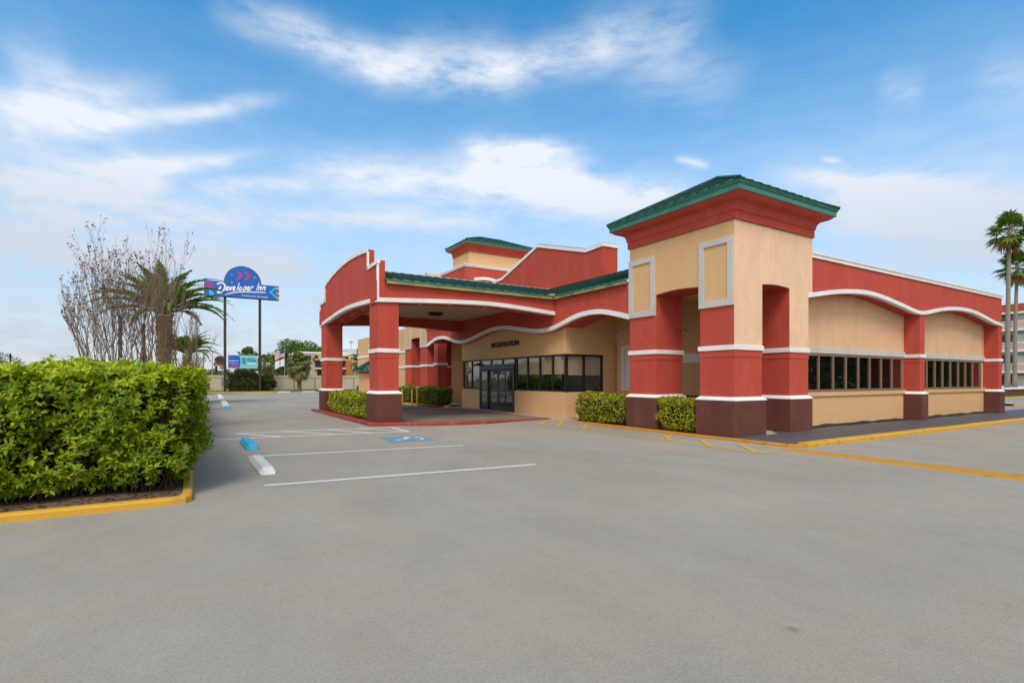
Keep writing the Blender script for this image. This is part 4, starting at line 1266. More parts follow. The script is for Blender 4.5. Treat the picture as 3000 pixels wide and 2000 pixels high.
def shrub(name, bx, label, group, n, lsize, mat, seed, jag=.07, pw=5):
    """clipped shrub filling a rounded box bx = (x0,x1,y0,y1,z0,z1) with small leaves"""
    r = rs(seed)
    x0, x1, y0, y1, z0, z1 = bx
    o = empty(name, ((x0 + x1) / 2, (y0 + y1) / 2, z0), label, 'shrub', group)
    c = np.array([(x0 + x1) / 2, (y0 + y1) / 2, (z0 + z1) / 2]); hf = np.array([(x1 - x0) / 2, (y1 - y0) / 2, (z1 - z0) / 2])
    area = np.array([hf[1] * hf[2], hf[0] * hf[2], hf[0] * hf[1]]); pr = area / area.sum()
    ax = r.choice(3, n, p=pr); sg = np.where(r.rand(n) < .5, -1., 1.)
    u = r.uniform(-1, 1, (n, 3)); u[np.arange(n), ax] = sg
    # superellipse rounding
    k = (np.abs(u) ** pw).sum(1) ** (1 / pw)
    u = u / k[:, None]
    nn = nrm(np.sign(u) * np.abs(u) ** (pw - 1) / hf)
    bumpy = jag * (np.sin(u[:, 0] * hf[0] * 7 + u[:, 2] * 5 + seed) + np.sin(u[:, 1] * hf[1] * 6 + u[:, 2] * 7 + 2 * seed) + np.sin(u[:, 2] * hf[2] * 11 + u[:, 1] * 3))
    dep = np.abs(r.normal(0, .09, n)) - bumpy * .5
    p = c + u * hf - nn * dep[:, None]
    p[:, 2] = np.maximum(p[:, 2], z0 + .02)
    # taper under
    t = np.clip((p[:, 2] - z0) / max(.3, (z1 - z0) * .4), 0, 1)
    p[:, :2] = c[:2] + (p[:, :2] - c[:2]) * (.90 + .10 * t)[:, None]
    axl = nrm(nn * .7 + UPV * .45 + r.normal(0, .6, (n, 3)))
    l = r.uniform(.7, 1.3, n) * lsize
    V, Fs = leaves(p, axl, nrm(nn + UPV * .5 + r.normal(0, .35, (n, 3))), l, l * .5, LEAF_SMALL)
    np_obj('foliage', V, Fs, mat, o)
    mb = MB(); rr = random.Random(seed)
    for i in range(26):
        q = Vector((c[0] + rr.uniform(-.8, .8) * hf[0], c[1] + rr.uniform(-.8, .8) * hf[1], z0 - .05)); pts = [q]
        for j in range(4): pts.append(pts[-1] + Vector((rr.uniform(-.09, .09), rr.uniform(-.09, .09), (z1 - z0) * .21)))
        mb.tube(pts, [.012, .010, .008, .006, .004], 4, False)
    ins = .24
    if min(hf) > ins + .05:
        mb.box(x0 + ins, x1 - ins, y0 + ins, y1 - ins, z0 + .1, z1 - ins)  # dark core box: the shrub's inner shade as colour
    mb.build('stems', M['stem'], o, recalc=False)
    return o


G1 = 'clipped variegated shrubs along the hotel front'
shrub('clipped_shrub', (13.30, 14.45, 14.02, 17.12, .02, 1.13), 'long clipped variegated shrub under the registration corner window, beside the tower plinth', G1, 9500, .072, M['shrubleaf'], 11)
shrub('clipped_shrub', (13.22, 14.25, 10.92, 12.50, .02, 1.08), 'boxy clipped variegated shrub standing between the two tower pillars', G1, 6000, .072, M['shrubleaf'], 12)
shrub('clipped_shrub', (5.62, 6.45, 19.72, 27.0, .15, 1.14), 'low yellow-green hedge on the red-kerbed island between the canopy pillars', G1, 15000, .07, M['shrubleaf'], 13)
shrub('clipped_shrub', (12.3, 13.6, 28.75, 32.6, .13, 1.25), 'rounded green shrub behind the yellow bollards, next to the registration bay', G1, 6500, .085, M['midleaf'], 14, pw=3.5)
shrub('clipped_shrub', (12.5, 13.4, 34.2, 35.9, .13, 1.22), 'narrow green shrub between the far tower pillars', G1, 2600, .085, M['midleaf'], 15)


def branchy(name, loc, label, seed, height, stems, lean, group, toward=(0, 0), leafy=1.0, spread=1.0, width=2.0, maxl=5):
    """bare multi-stemmed crape myrtle with seed heads"""
    r = random.Random(seed)
    o = empty(name, loc, label, 'tree', group)
    mb = MB(); tips = []

    def grow(p, d, L, rad, lvl):
        n = 4; pts = [p]; q = p; dd = d
        for i in range(n):
            dd = (dd + Vector((r.uniform(-.13, .13), r.uniform(-.13, .13), r.uniform(0, .10)))).normalized()
            q = q + dd * L / n; pts.append(q)
        mb.tube(pts, [rad * (1 - .42 * i / n) for i in range(n + 1)], 6 if lvl < 2 else 3, False)
        if lvl >= maxl or rad < .0028:
            tips.append((q, dd)); return
        k = r.choice((2, 2, 3)) if lvl else r.choice((2, 3))
        for i in range(k):
            a = r.uniform(0, 2 * math.pi); s = dd.orthogonal().normalized(); t = dd.cross(s)
            ang = r.uniform(.12, .52)
            nd = (dd * math.cos(ang) + (s * math.cos(a) + t * math.sin(a)) * math.sin(ang) + Vector((0, 0, .10))).normalized()
            grow(q, nd, L * r.uniform(.62, .86), rad * r.uniform(.52, .70), lvl + 1)
        if lvl in (1, 2, 3):
            for _ in range(2):
                w = pts[r.randint(1, n - 1)]; nd = (dd + Vector((r.uniform(-1, 1), r.uniform(-1, 1), r.uniform(-.1, .5))) * .8).normalized()
                grow(w, nd, L * .5, rad * .30, max(lvl + 2, 4))
    for i in range(stems):
        a = 2 * math.pi * i / stems + r.uniform(-.4, .4)
        ln = lean * r.uniform(.45, 1.15)
        d = Vector((math.cos(a) * ln * spread + toward[0], math.sin(a) * ln * spread + toward[1], 1)).normalized()
        p = Vector(loc) + Vector((math.cos(a), math.sin(a), 0)) * .16
        grow(p, d, height * r.uniform(.28, .36), .052 * r.uniform(.8, 1.2), 0)
    A_ = np.array(mb.v); lx = np.array(loc)
    top_ = A_[:, 2].max() - lx[2]; rad_ = np.percentile(np.hypot(A_[:, 0] - lx[0], A_[:, 1] - lx[1]), 97)
    kz = height / top_; kr = min(1.2, width / rad_)
    fit = lambda v: (lx[0] + (v[0] - lx[0]) * (kr + (1 - kr) * .0), lx[1] + (v[1] - lx[1]) * kr, lx[2] + (v[2] - lx[2]) * kz)
    mb.v = [fit(v) for v in mb.v]; tips = [(Vector(fit(t)), d) for t, d in tips]
    mb.build('branches', M['bark'], o, recalc=False, smooth=True)
    q = rs(seed); P_ = []; A_ = []
    for t, d in tips:
        if r.random() < .8 * leafy:
            for _ in range(r.randint(2, 4)):
                P_.append(np.array(t) + q.normal(0, .014, 3) - np.array(d) * q.uniform(0, .16)); A_.append(np.array(d) + q.normal(0, .9, 3))
    P_, A_ = np.array(P_), np.array(A_); n = len(P_)
    l = q.uniform(.03, .07, n)
    V, Fs = leaves(P_, A_, q.normal(0, 1, (n, 3)), l, l * .7, LEAF_SMALL)
    tag(np_obj('seed_heads', V, Fs, M['rustleaf'], o), kind='stuff')
    return o


G2 = 'bare crape myrtles behind the big hedge'
branchy('crape_myrtle', at(325, 15.2), 'bare crape myrtle with thin stems fanning out to the left, leftmost behind the hedge', 21, 5.3, 7, .40, G2, (-.22, .06), .7, 1.0, 1.5, 4)
branchy('crape_myrtle', at(388, 15.6), 'tallest bare crape myrtle, with upright stems and rusty seed heads', 27, 6.6, 6, .22, G2, (-.02, .0), 1.0, 1.0, 1.45, 5)
branchy('crape_myrtle', at(450, 16.4), 'dense bare crape myrtle of many pale twigs in front of the big date palm', 33, 5.9, 6, .26, G2, (.02, 0), .35, 1.0, 1.35, 4)
branchy('crape_myrtle', at(505, 17.4), 'bare crape myrtle leaning right across the date palm trunk', 35, 4.3, 7, .30, G2, (.08, -.04), .2, 1.0, 1.1, 4)
branchy('crape_myrtle', at(556, 27.0), 'small bare crape myrtle beside the smaller date palm', 38, 3.3, 7, .25, G2, (0, 0), .6, 1.0, .8, 4)


def frond(Vl, Fl, base, az, el, L, droop, r, leaf_len, n=34, lw=.035, vshape=.5):
    """one feather frond: rachis + two rows of leaflets, appended to raw lists"""
    d0 = Vector((math.cos(az) * math.cos(el), math.sin(az) * math.cos(el), math.sin(el)))
    side = Vector((-math.sin(az), math.cos(az), 0))
    pts = []; p = Vector(base); e = el
    st = 12
    for i in range(st + 1):
        pts.append(p.copy())
        e -= droop / st * (.5 + 1.2 * i / st)
        p = p + Vector((math.cos(az) * math.cos(e), math.sin(az) * math.cos(e), math.sin(e))) * L / st
    mb = MB().tube(pts, [.045 * (1 - .85 * i / st) for i in range(st + 1)], 4, False)
    b = len(Vl); Vl += mb.v; Fl += [tuple(b + i for i in f) for f in mb.f]
    for k in range(n):
        t = .14 + .86 * k / n
        f = t * st; i = min(int(f), st - 1); q = pts[i].lerp(pts[i + 1], f - i)
        tang = (pts[i + 1] - pts[i]).normalized(); up = side.cross(tang) * -1
        if up.z < 0: up = -up
        ll = leaf_len * (math.sin(min(1, t * 1.15) * math.pi * .85 + .25)) * r.uniform(.85, 1.1)
        for sg in (-1, 1):
            dd = (tang * .75 + side * sg * .8 + up * vshape * r.uniform(.3, .9)).normalized()
            tip = q + dd * ll - Vector((0, 0, .10 * ll)); w = tang * lw
            m_ = q + dd * ll * .5
            b = len(Vl)
            Vl += [tuple(q - w * .5), tuple(q + w * .5), tuple(m_ + w * .8), tuple(tip), tuple(m_ - w * .8)]
            Fl.append((b, b + 1, b + 2, b + 3, b + 4))


def date_palm(loc, label, height, L, n, seed, trunk_r, group):
    r = random.Random(seed)
    o = empty('date_palm', loc, label, 'palm tree', group)
    c = Vector(loc) + Vector((0, 0, height))
    mb = MB()
    pts = [Vector(loc) + Vector((0, 0, -.2 + (height + .2) * i / 10)) for i in range(11)]
    mb.tube(pts, [trunk_r * (1.15 - .1 * i / 10 if i < 8 else 1.25) for i in range(11)], 12)
    # cut frond stubs
    for i in range(int(height * 22)):
        z = r.uniform(.3, height + .1); a = r.uniform(0, 6.28); q = Vector(loc) + Vector((math.cos(a) * trunk_r, math.sin(a) * trunk_r, z))
        mb.tube([q, q + Vector((math.cos(a) * .16, math.sin(a) * .16, .22))], [.06, .04], 4)
    mb.build('trunk', M['datetrunk'], o, recalc=False)
    Vl, Fl = [], []
    for i in range(n):
        t = i / n; az = i * 2.39996 + r.uniform(-.2, .2)
        el = math.radians(78 - 54 * t ** 1.0 + r.uniform(-8, 8))
        frond(Vl, Fl, c + Vector((math.cos(az) * trunk_r * .5, math.sin(az) * trunk_r * .5, .1)), az, el, L * r.uniform(.85, 1.1), math.radians(r.uniform(45, 85)), r, L * .15, 58, .065)
    MB().add(Vl, Fl).build('fronds', M['palmleaf'], o, recalc=False)
    return o


G3 = 'date palms along the left edge of the lot'
date_palm(at(482, 34), 'big date palm with arching feather fronds behind the bare twigs, left of the pole sign', hz(925, 34), 4.2, 40, 5, .36, G3)
date_palm(at(548, 56), 'smaller date palm with drooping fronds, just left of the sign post', hz(1040, 56), 3.4, 40, 8, .34, G3)


def fan_leaf(Vl, Fl, base, az, el, pet, R, r, segs=22, droop=.5, fold=.15):
    d = Vector((math.cos(az) * math.cos(el), math.sin(az) * math.cos(el), math.sin(el)))
    side = Vector((-math.sin(az), math.cos(az), 0)); up = side.cross(d)
    if up.z < 0: up = -up
    c = Vector(base) + d * pet - Vector((0, 0, .12 * pet))
    mb = MB().tube([base, Vector(base).lerp(c, .5) + Vector((0, 0, .06 * pet)), c], [.028, .02, .014], 4, False)
    b = len(Vl); Vl += mb.v; Fl += [tuple(b + i for i in f) for f in mb.f]
    for k in range(segs):
        a = math.radians(-115 + 230 * k / (segs - 1)) + r.uniform(-.04, .04)
        dd = (d * math.cos(a) + side * math.sin(a)).normalized()
        rr = R * (1 - .18 * abs(math.sin(a * .8))) * r.uniform(.85, 1.08)
        w = (side * math.cos(a) - d * math.sin(a)) * R * .075
        m_ = c + dd * rr * .55 + up * (fold * (1 if k % 2 else -.3) * .25 * R)
        t = c + dd * rr - Vector((0, 0, droop * rr * r.uniform(.5, 1.3))) * .6
        b = len(Vl)
        Vl += [tuple(c), tuple(m_ - w), tuple(m_ + w), tuple(t)]
        Fl += [(b, b + 1, b + 2), (b + 1, b + 3, b + 2)]


def fan_palm(loc, label, height, R, seed, tr, group, lean=(0, 0), mats=('fanleaf', 'deadfan', 'palmtrunk'), nl=30, dead=7, pet=1.1, elr=(85, -35), name='fan_palm', droop=.5):
    r = random.Random(seed)
    o = empty(name, loc, label, 'palm tree', group)
    n = 14; pts = []
    for i in range(n + 1):
        t = i / n
        pts.append(Vector(loc) + Vector((lean[0] * t * t, lean[1] * t * t, -.2 + (height + .2) * t)))
    MB().tube(pts, [tr * (1.35 - .5 * (i / n) ** .5 + (.10 if i == 0 else 0)) for i in range(n + 1)], 12).build('trunk', M[mats[2]], o, recalc=False, smooth=True)
    top = pts[-1]
    for nm, cnt, mat, e0, e1 in (('fronds', nl, M[mats[0]], elr[0], elr[1]), ('dry_fronds', dead, M[mats[1]], -40, -72)):
        Vl, Fl = [], []
        for i in range(cnt):
            az = i * 2.39996 + r.uniform(-.25, .25); t = i / max(1, cnt - 1)
            el = math.radians(e0 + (e1 - e0) * t + r.uniform(-10, 10))
            fan_leaf(Vl, Fl, top - Vector((0, 0, .35 * t)), az, el, pet * r.uniform(.8, 1.15), R * r.uniform(.85, 1.1), r, 22, droop)
        if Vl: MB().add(Vl, Fl).build(nm, mat, o, recalc=False)
    return o


G4 = 'tall fan palms by the far hotel block'
fan_palm(at(2951.5, 52) + Vector((0, 0, .9)), 'taller of the two fan palms in the planter beyond the wing', hz(672, 52) - .9, 1.15, 41, .185, G4, (.22, -.1))
fan_palm(at(2973, 53) + Vector((0, 0, .9)), 'shorter fan palm, right of the taller one in the planter beyond the wing', hz(775, 53) - .9, 1.05, 43, .155, G4, (.35, -.1))
G5 = 'cabbage palms by the fence'
fan_palm(at(877, 74), 'bushy cabbage palm with a yellowing skirt before the beige fence', hz(1062, 74), .95, 51, .26, G5, (0, 0), ('cabbage', 'deadfan', 'datetrunk'), 70, 34, 1.15, (88, -60), 'cabbage_palm', .9)
fan_palm(at(1068, 74), 'cabbage palm seen between the canopy pillars, behind the green-roofed kiosk', hz(1050, 74), 1.0, 52, .26, G5, (0, 0), ('cabbage', 'deadfan', 'datetrunk'), 64, 20, 1.3, (88, -55), 'cabbage_palm', .8)
fan_palm(at(727, 79), 'cabbage palm rising behind the banner', hz(1048, 79), .9, 53, .24, G5, (0, 0), ('cabbage', 'deadfan', 'datetrunk'), 50, 30, 1.3, (88, -60), 'cabbage_palm', .8)
fan_palm(at(775, 78), 'slim cabbage palm right behind the right sign post', hz(1060, 78), .7, 54, .2, G5, (0, 0), ('cabbage', 'deadfan', 'datetrunk'), 34, 16, .9, (85, -55), 'cabbage_palm', .8)


def leafy_tree(name, loc, label, height, crown, n, lsize, mat, seed, group, trunk_h=.35, cat='tree', clumps=16, tr=.22, flat=1.0):
    """trunk with limbs reaching into leaf clumps spread through an uneven crown; crown = (rx, ry, rz)"""
    r = random.Random(seed); q = rs(seed)
    o = empty(name, loc, label, cat, group)
    L0 = Vector(loc); mb = MB()
    th = height * trunk_h
    mb.tube([L0 - Vector((0, 0, .2)), L0 + Vector((r.uniform(-.1, .1), 0, th * .5)), L0 + Vector((0, 0, th))], [tr * 1.3, tr, tr * .85], 8)
    cc = np.array([loc[0], loc[1], loc[2] + height - crown[2]])
    cs = []
    for i in range(clumps):
        v = q.normal(0, 1, 3); v /= np.linalg.norm(v); v *= q.uniform(.25, .92) ** .6
        if v[2] < -.5: v[2] *= .5
        p = cc + v * np.array(crown) * .82
        cs.append((p, q.uniform(.26, .46)))
        a = L0 + Vector((0, 0, th)); b = Vector(p)
        mb.tube([a, a.lerp(b, .5) + Vector((r.uniform(-.2, .2), r.uniform(-.2, .2), .1)) * crown[2] * .4, b], [tr * .5, tr * .28, tr * .08], 5, False)
    mb.build('trunk', M['bark'], o, recalc=False, smooth=True)
    pos = []
    for p, s in cs:
        m = int(n * s * s / sum(k[1] ** 2 for k in cs))
        v = nrm(q.normal(0, 1, (m, 3))) * (q.uniform(.25, 1.08, (m, 1)) ** .55)
        pos.append(p + v * np.array(crown) * s * np.array([1, 1, .8 * flat]))
    pos = np.concatenate(pos); m = len(pos)
    l = q.uniform(.7, 1.35, m) * lsize
    V, Fs = leaves(pos, nrm(pos - cc) * .5 + q.normal(0, .8, (m, 3)), q.normal(0, 1, (m, 3)) + UPV * .8, l, l * .6, LEAF_SMALL)
    np_obj('crown', V, Fs, mat, o)
    return o


leafy_tree('oak_tree', at(884, 98), 'broad bright green oak rising behind the cream building left of the canopy', hz(985, 98), (6.4, 5.0, 4.3), 12000, .34, M['oakleaf'], 61, 'green trees beyond the fence', .35)
leafy_tree('oak_tree', at(975, 104), 'darker green oak behind the left canopy pillar', hz(996, 104), (5.2, 5, 4.2), 8000, .36, M['oakleaf'], 62, 'green trees beyond the fence', .35)
leafy_tree('oak_tree', at(820, 112), 'pale sparse tree between the sign post and the flagpole', hz(1066, 112), (3.4, 3, 2.2), 3800, .3, M['paleleaf'], 63, 'green trees beyond the fence', .35)
leafy_tree('oak_tree', at(640, 120), 'low yellow-green tree beyond the white wall left of the sign', hz(1070, 120), (3.6, 3, 1.7), 3000, .3, M['paleleaf'], 64, 'green trees beyond the fence', .3)
G6 = 'distant trees over the hedge top'
leafy_tree('distant_tree', at(22, 60), 'open pale tree beside the dark post, far left over the hedge', hz(1032, 60), (1.7, 1.5, 1.4), 900, .2, M['paleleaf'], 65, G6, .4, tr=.09, clumps=9)
leafy_tree('distant_tree', at(125, 90), 'small dark green tree over the hedge, left of the pair of pale ones', hz(1055, 90), (.8, .8, .9), 700, .2, M['oakleaf'], 66, G6, .5, tr=.08, clumps=8)
leafy_tree('distant_tree', at(150, 92), 'thin pale tree between the dark green and the olive tree over the hedge', hz(1051, 92), (.6, .6, 1.0), 420, .18, M['paleleaf'], 67, G6, .5, tr=.07, clumps=7)
leafy_tree('distant_tree', at(173, 90), 'rounded olive tree over the middle of the hedge', hz(1052, 90), (.95, .9, 1.3), 1300, .2, M['oakleaf'], 68, G6, .5, tr=.09, clumps=9)
leafy_tree('distant_tree', at(4, 75), 'dark tree at the left edge over the hedge', hz(1052, 75), (.7, .7, 1.0), 600, .2, M['darkleaf'], 69, G6, .5, tr=.08, clumps=7)
shrub('dense_bush', (3.9, 7.5, 75.9, 79, .1, 2.55), 'dense dark green bush under the banner between the sign posts', None, 8000, .24, M['darkleaf'], 71, jag=.42, pw=2.6)
shrub('dense_bush', (7.75, 9.3, 76.4, 78.6, .1, 2.1), 'dark leafy bush right of the right sign post, before the fence', None, 4500, .26, M['darkleaf'], 72, jag=.42, pw=2.4)
shrub('dense_bush', (68, 71.5, 23.5, 27, 0, 2.7), 'rounded yellow-green bush by the far hotel block, beside the wing end', None, 4000, .2, M['oakleaf'], 73, jag=.2, pw=2.6)

# ------------------------------------------------------------------ things on the lot


def wheel_stop(p0, p1, mat, label, w=.27, h=.125, ends=None, tilt=0, group='wheel stops on the lot'):
    """precast stop: bevelled bar with sloping ends and two drain notches"""
    a, b = Vector(p0), Vector(p1); a.z = zg(a.x, a.y) + .003; b.z = zg(b.x, b.y) + .003
    L = (b - a).length; d = (b - a) / L; s = Vector((-d.y, d.x, 0))
    secs = [(0, .70, .02, .35), (.04, .80, .05, .45), (.17, 1.0, 1.0, .56), (L / 2 - .012, 1.0, 1.0, .56), (L / 2 - .006, .97, .95, .53), (L / 2 + .006, .97, .95, .53), (L / 2 + .012, 1.0, 1.0, .56), (L - .17, 1.0, 1.0, .56), (L - .04, .80, .05, .45), (L, .70, .02, .35)]
    V = []
    prof = lambda bw, hh, tw: [(-bw / 2, 0), (-bw / 2, .32 * hh), (-tw / 2 * .98, hh), (tw / 2 * .98, hh), (bw / 2, .32 * hh), (bw / 2, 0)]
    o = empty('wheel_stop', (a + b) / 2, label, 'wheel stop', group)

    def piece(t0, t1, mat_, nm):
        V = []; ss = [q for q in secs if t0 - 1e-6 <= q[0] <= t1 + 1e-6]
        if ss[0][0] > t0 + .01: ss.insert(0, (t0, 1, 1, .56))
        if ss[-1][0] < t1 - .01: ss.append((t1, 1, 1, .56))
        for t, bw, hh, tw in ss:
            for u, v in prof(w * bw, h * hh, w * tw):
                q = a + d * t + s * u; V.append((q.x, q.y, q.z + v))
        n = 6
        Fc = [(i * n + k, i * n + (k + 1) % n, (i + 1) * n + (k + 1) % n, (i + 1) * n + k) for i in range(len(ss) - 1) for k in range(n)]
        Fc += [tuple(range(n)), tuple((len(ss) - 1) * n + k for k in range(n))]
        MB().add(V, Fc).build(nm, mat_, o, bevel=.010)
    if ends:
        piece(0, L * .25, ends, 'painted_end'); piece(L * .25, L, mat, 'body')
    else:
        piece(0, L, mat, 'body')
    return o


wheel_stop(P(742, 1318), P(718, 1294), M['stopblue'], 'blue painted wheel stop by the accessible bay', .29, .135)
M['stopchip'] = paint('chipped_white_concrete', (.62, .61, .58), .8, .14, .3, 0, ((.50, .26, .14), .7, 3.1, .63), bumpy=.9)
wheel_stop(P(788, 1391), P(748, 1347), M['stopchip'], 'chipped white wheel stop in the nearest bay', .29, .125)
q0, q1 = P(667, 1196), P(642.5, 1156)
L_ = (q1 - q0).length; dd = (q1 - q0) / L_
nst = int(L_ / 2.7)
names = ['white wheel stop with a blue end, nearest of the row along the hedge', 'second white wheel stop of the row along the hedge, behind the blue-ended one'] + ['white wheel stop in the far part of the row along the hedge'] * 20
for i in range(nst):
    s0 = q0 + dd * 2.7 * i
    wheel_stop(s0, s0 + dd * 1.9, M['stopwhite'], names[i], .42, .13, M['stopblue'] if i == 0 else None)
wheel_stop(P(812, 1150.5), P(853, 1149.8), M['stopwhite'], 'long white wheel stop before the fence, left of the pair', .25, .16)
wheel_stop(P(885, 1149.0), P(925, 1148.2), M['stopwhite'], 'long white wheel stop before the fence, next to the far canopy pillar', .25, .16)
wheel_stop(P(2948, 1187.5), P(2964, 1186.5), M['stopwhite'], 'white wheel stop by the lawn beyond the wing', .3, .16)


def bollard(p, label):
    o = empty('bollard', p, label, 'bollard', 'yellow bollards beyond the canopy')
    z = p.z
    MB().tube([(p.x, p.y, z - .1), (p.x, p.y, z + .96), (p.x, p.y, z + .99), (p.x, p.y, z + 1.01)], [.058, .058, .048, .02], 14).build('post', M['yellow'], o, smooth=False)
    MB().ring((p.x, p.y), .056, .075, z - .02, z + .03, 14).build('base_collar', M['concrete'], o)


for (px, py), lb in zip(((1178.5, 1184.5), (1207, 1187), (1222, 1188)), ('yellow pipe bollard nearest the canopy pillar, standing apart', 'middle yellow pipe bollard of the three', 'yellow pipe bollard nearest the big rounded shrub')):
    bollard(P(px, py), lb)


def kiosk():
    c = at(1085, 45); o = empty('kiosk', c, 'small cream kiosk with a green hip roof behind the canopy', 'kiosk')
    x0, x1, y0, y1 = c.x - .75, c.x + .95, c.y - .9, c.y + .9
    MB().box(x0, x1, y0, y1, 0, 2.2).build('wall', M['cream'], o)
    MB().box(x0 - .03, x1 + .03, y0 - .03, y1 + .03, 2.2, 2.42).build('red_band', M['red'], o)
    seam_roof('roof', (x0 - .4, x1 + .4, y0 - .4, y1 + .4, 2.44), ((c.x + .1, c.y - .01, 3.35), (c.x + .1, c.y + .01, 3.35)), o, spacing=.4)
    MB().box(x0 - .43, x1 + .43, y0 - .43, y1 + .43, 2.37, 2.44).build('eave', M['teal'], o)


kiosk()


def fence():
    o = empty('panel_fence', (10, 87, 0), 'beige panel fence with grey posts at the back of the lot', 'fence')
    xs = [-14 + 3.05 * i for i in range(17)]
    f = MB(); p = []
    for i, (a, b) in enumerate(zip(xs[:-1], xs[1:])):
        MB().box(a + .07, b - .07, 87, 87.08, .12, 2.0).box(a + .0, b - .0, 86.93, 87.15, 2.0, 2.32).build('fence_panel', M['fence'], o)
    for x in xs:
        MB().box(x - .07, x + .07, 86.95, 87.12, 0, 2.0).build('fence_post', M['fencepost'], o)


fence()


def pole_sign():
    YS = 75.2
    o = empty('pole_sign', (5.5, YS, 0), 'tall blue pole sign with a domed top and white script lettering on two dark posts', 'sign')
    for x in (3.49, 7.48): MB().box(x - .15, x + .15, YS + .05, YS + .35, 0, 12.15).build('post', M['pole'], o, bevel=.03)
    x0, x1, z0, z1 = 1.22, 9.73, 12.10, 13.97
    dome = [(5.49 + 2.13 * math.cos(t), z1 + 2.17 * math.sin(t)) for t in [math.pi * k / 28 for k in range(29)]]
    out = [(x0, z0), (x1, z0), (x1, z1)] + dome + [(x0, z1)]
    MB().prism(out, 'Y', YS - .16, YS + .55).build('cabinet', M['pole'], o)
    ins = [(5.49 + (x - 5.49) * .988, 13.4 + (z - 13.4) * .975) for x, z in out]
    face = MB().prism(ins, 'Y', YS - .19, YS - .15).build('sign_face', M['signblue'], o)

    def stroke(pts, w, mat, nm, dz=0, yo=0.0):
        pts = crom(pts, 5) if len(pts) > 2 else pts
        m = MB(); y = YS - .20 - yo; n = len(pts); V = []
        for i, (px_, pz_) in enumerate(pts):
            x0_, z0_ = pts[max(i - 1, 0)]; x1_, z1_ = pts[min(i + 1, n - 1)]
            dx, dz_ = x1_ - x0_, z1_ - z0_; l = math.hypot(dx, dz_) or 1; dx, dz_ = dx / l, dz_ / l
            e = -.3 * w if i == 0 else (.3 * w if i == n - 1 else 0)
            t = .7 if i in (0, n - 1) else 1
            cx_, cz_ = px_ + dx * e, pz_ + dz_ * e
            V += [(cx_ - dz_ * w / 2 * t, y - .0006 * i, cz_ + dx * w / 2 * t), (cx_ + dz_ * w / 2 * t, y - .0006 * i, cz_ - dx * w / 2 * t)]
        m.add(V, [(2 * i, 2 * i + 1, 2 * i + 3, 2 * i + 2) for i in range(n - 1)])
        return m

    def uv(px, py):
        # straighten the slant of the sign as seen in the photo
        x = x0 + (px - 80) * (x1 - x0) / 2145
        top_ = 510 + (px - 80) * 160 / 2145; bot = 930 + (px - 80) * 150 / 2145
        z = z0 + (bot - py) / (bot - top_) * (z1 - z0)
        return x, z
    let = [[(440, 620), (520, 585), (600, 600), (650, 680), (620, 780), (540, 850), (450, 860), (470, 800), (530, 690)],
           [(690, 770), (740, 720), (720, 690), (690, 730), (690, 790), (740, 785)], [(780, 700), (790, 790), (850, 690)], [(880, 770), (930, 720), (910, 690), (880, 730), (880, 795), (930, 790)],
           [(1065, 600), (1000, 790)], [(1060, 710), (1030, 770), (1070, 795), (1110, 740), (1090, 705), (1060, 710)], [(1200, 690), (1140, 850)], [(1190, 720), (1240, 690), (1250, 740), (1200, 790), (1170, 780)],
           [(1290, 770), (1340, 720), (1320, 690), (1290, 730), (1290, 795), (1340, 785)], [(1400, 690), (1370, 790)], [(1390, 730), (1430, 690), (1460, 695)],
           [(1620, 590), (1550, 785)], [(1630, 680), (1605, 785)], [(1620, 730), (1670, 690), (1690, 710), (1665, 785)], [(1750, 690), (1720, 785)], [(1740, 730), (1790, 690), (1810, 710), (1785, 785)]]
    dxs = {4: -17, 5: 10, 6: 4, 7: 4}
    let = [[(x + dxs.get(i, 0), y) for x, y in l] for i, l in enumerate(let)]
    for i, l in enumerate(let):
        stroke([uv(*p) for p in l], .20 if i == 0 else .15, None, '', yo=.012 * (i % 4)).build('script_letter', M['signwhite'], face, recalc=False)
    stroke([uv(660, 910), uv(850, 865), uv(1100, 838), uv(1820, 850)], .13, None, '').build('underline', M['signwhite'], face, recalc=False)
    a_ = uv(1115, 935)
    t_ = text_obj('DOWNTOWN ORLANDO', .20, M['signwhite'], (1, 0, 0), (0, 0, 1), (a_[0], YS - .2, a_[1] - .09), face, 'sign_lettering', .005, 1.1, .006, spacing=1.25)
    for c in ((1075, 375), (1300, 390)):
        stroke([uv(c[0] - 75, c[1] - 105), uv(c[0] + 45, c[1] + 8)], .26, None, '').build('chevron', M['signpink'], face, recalc=False)
        stroke([uv(c[0] - 75, c[1] + 105), uv(c[0] + 45, c[1] - 8)], .26, None, '', yo=.002).build('chevron', M['signpink'], face, recalc=False)
    stroke([uv(2110, 730), uv(1960, 850)], .30, None, '').build('chevron', M['signcyan'], face, recalc=False)
    stroke([uv(1960, 835), uv(2110, 970)], .30, None, '', yo=.002).build('chevron', M['signcyan'], face, recalc=False)
    for c in ((2180, 740), (2180, 875), (2180, 1005)):
        x, z = uv(*c); m = MB()
        for k in range(12):
            a0, a1 = k * math.pi / 6, (k + 1) * math.pi / 6
            m.add([(x + .09 * math.cos(a0), YS - .2, z + .09 * math.sin(a0)), (x + .17 * math.cos(a0), YS - .2, z + .17 * math.sin(a0)), (x + .17 * math.cos(a1), YS - .2, z + .17 * math.sin(a1)), (x + .09 * math.cos(a1), YS - .2, z + .09 * math.sin(a1))], [(0, 1, 2, 3)])
        m.build('ring', M['signyellow'], face, recalc=False)
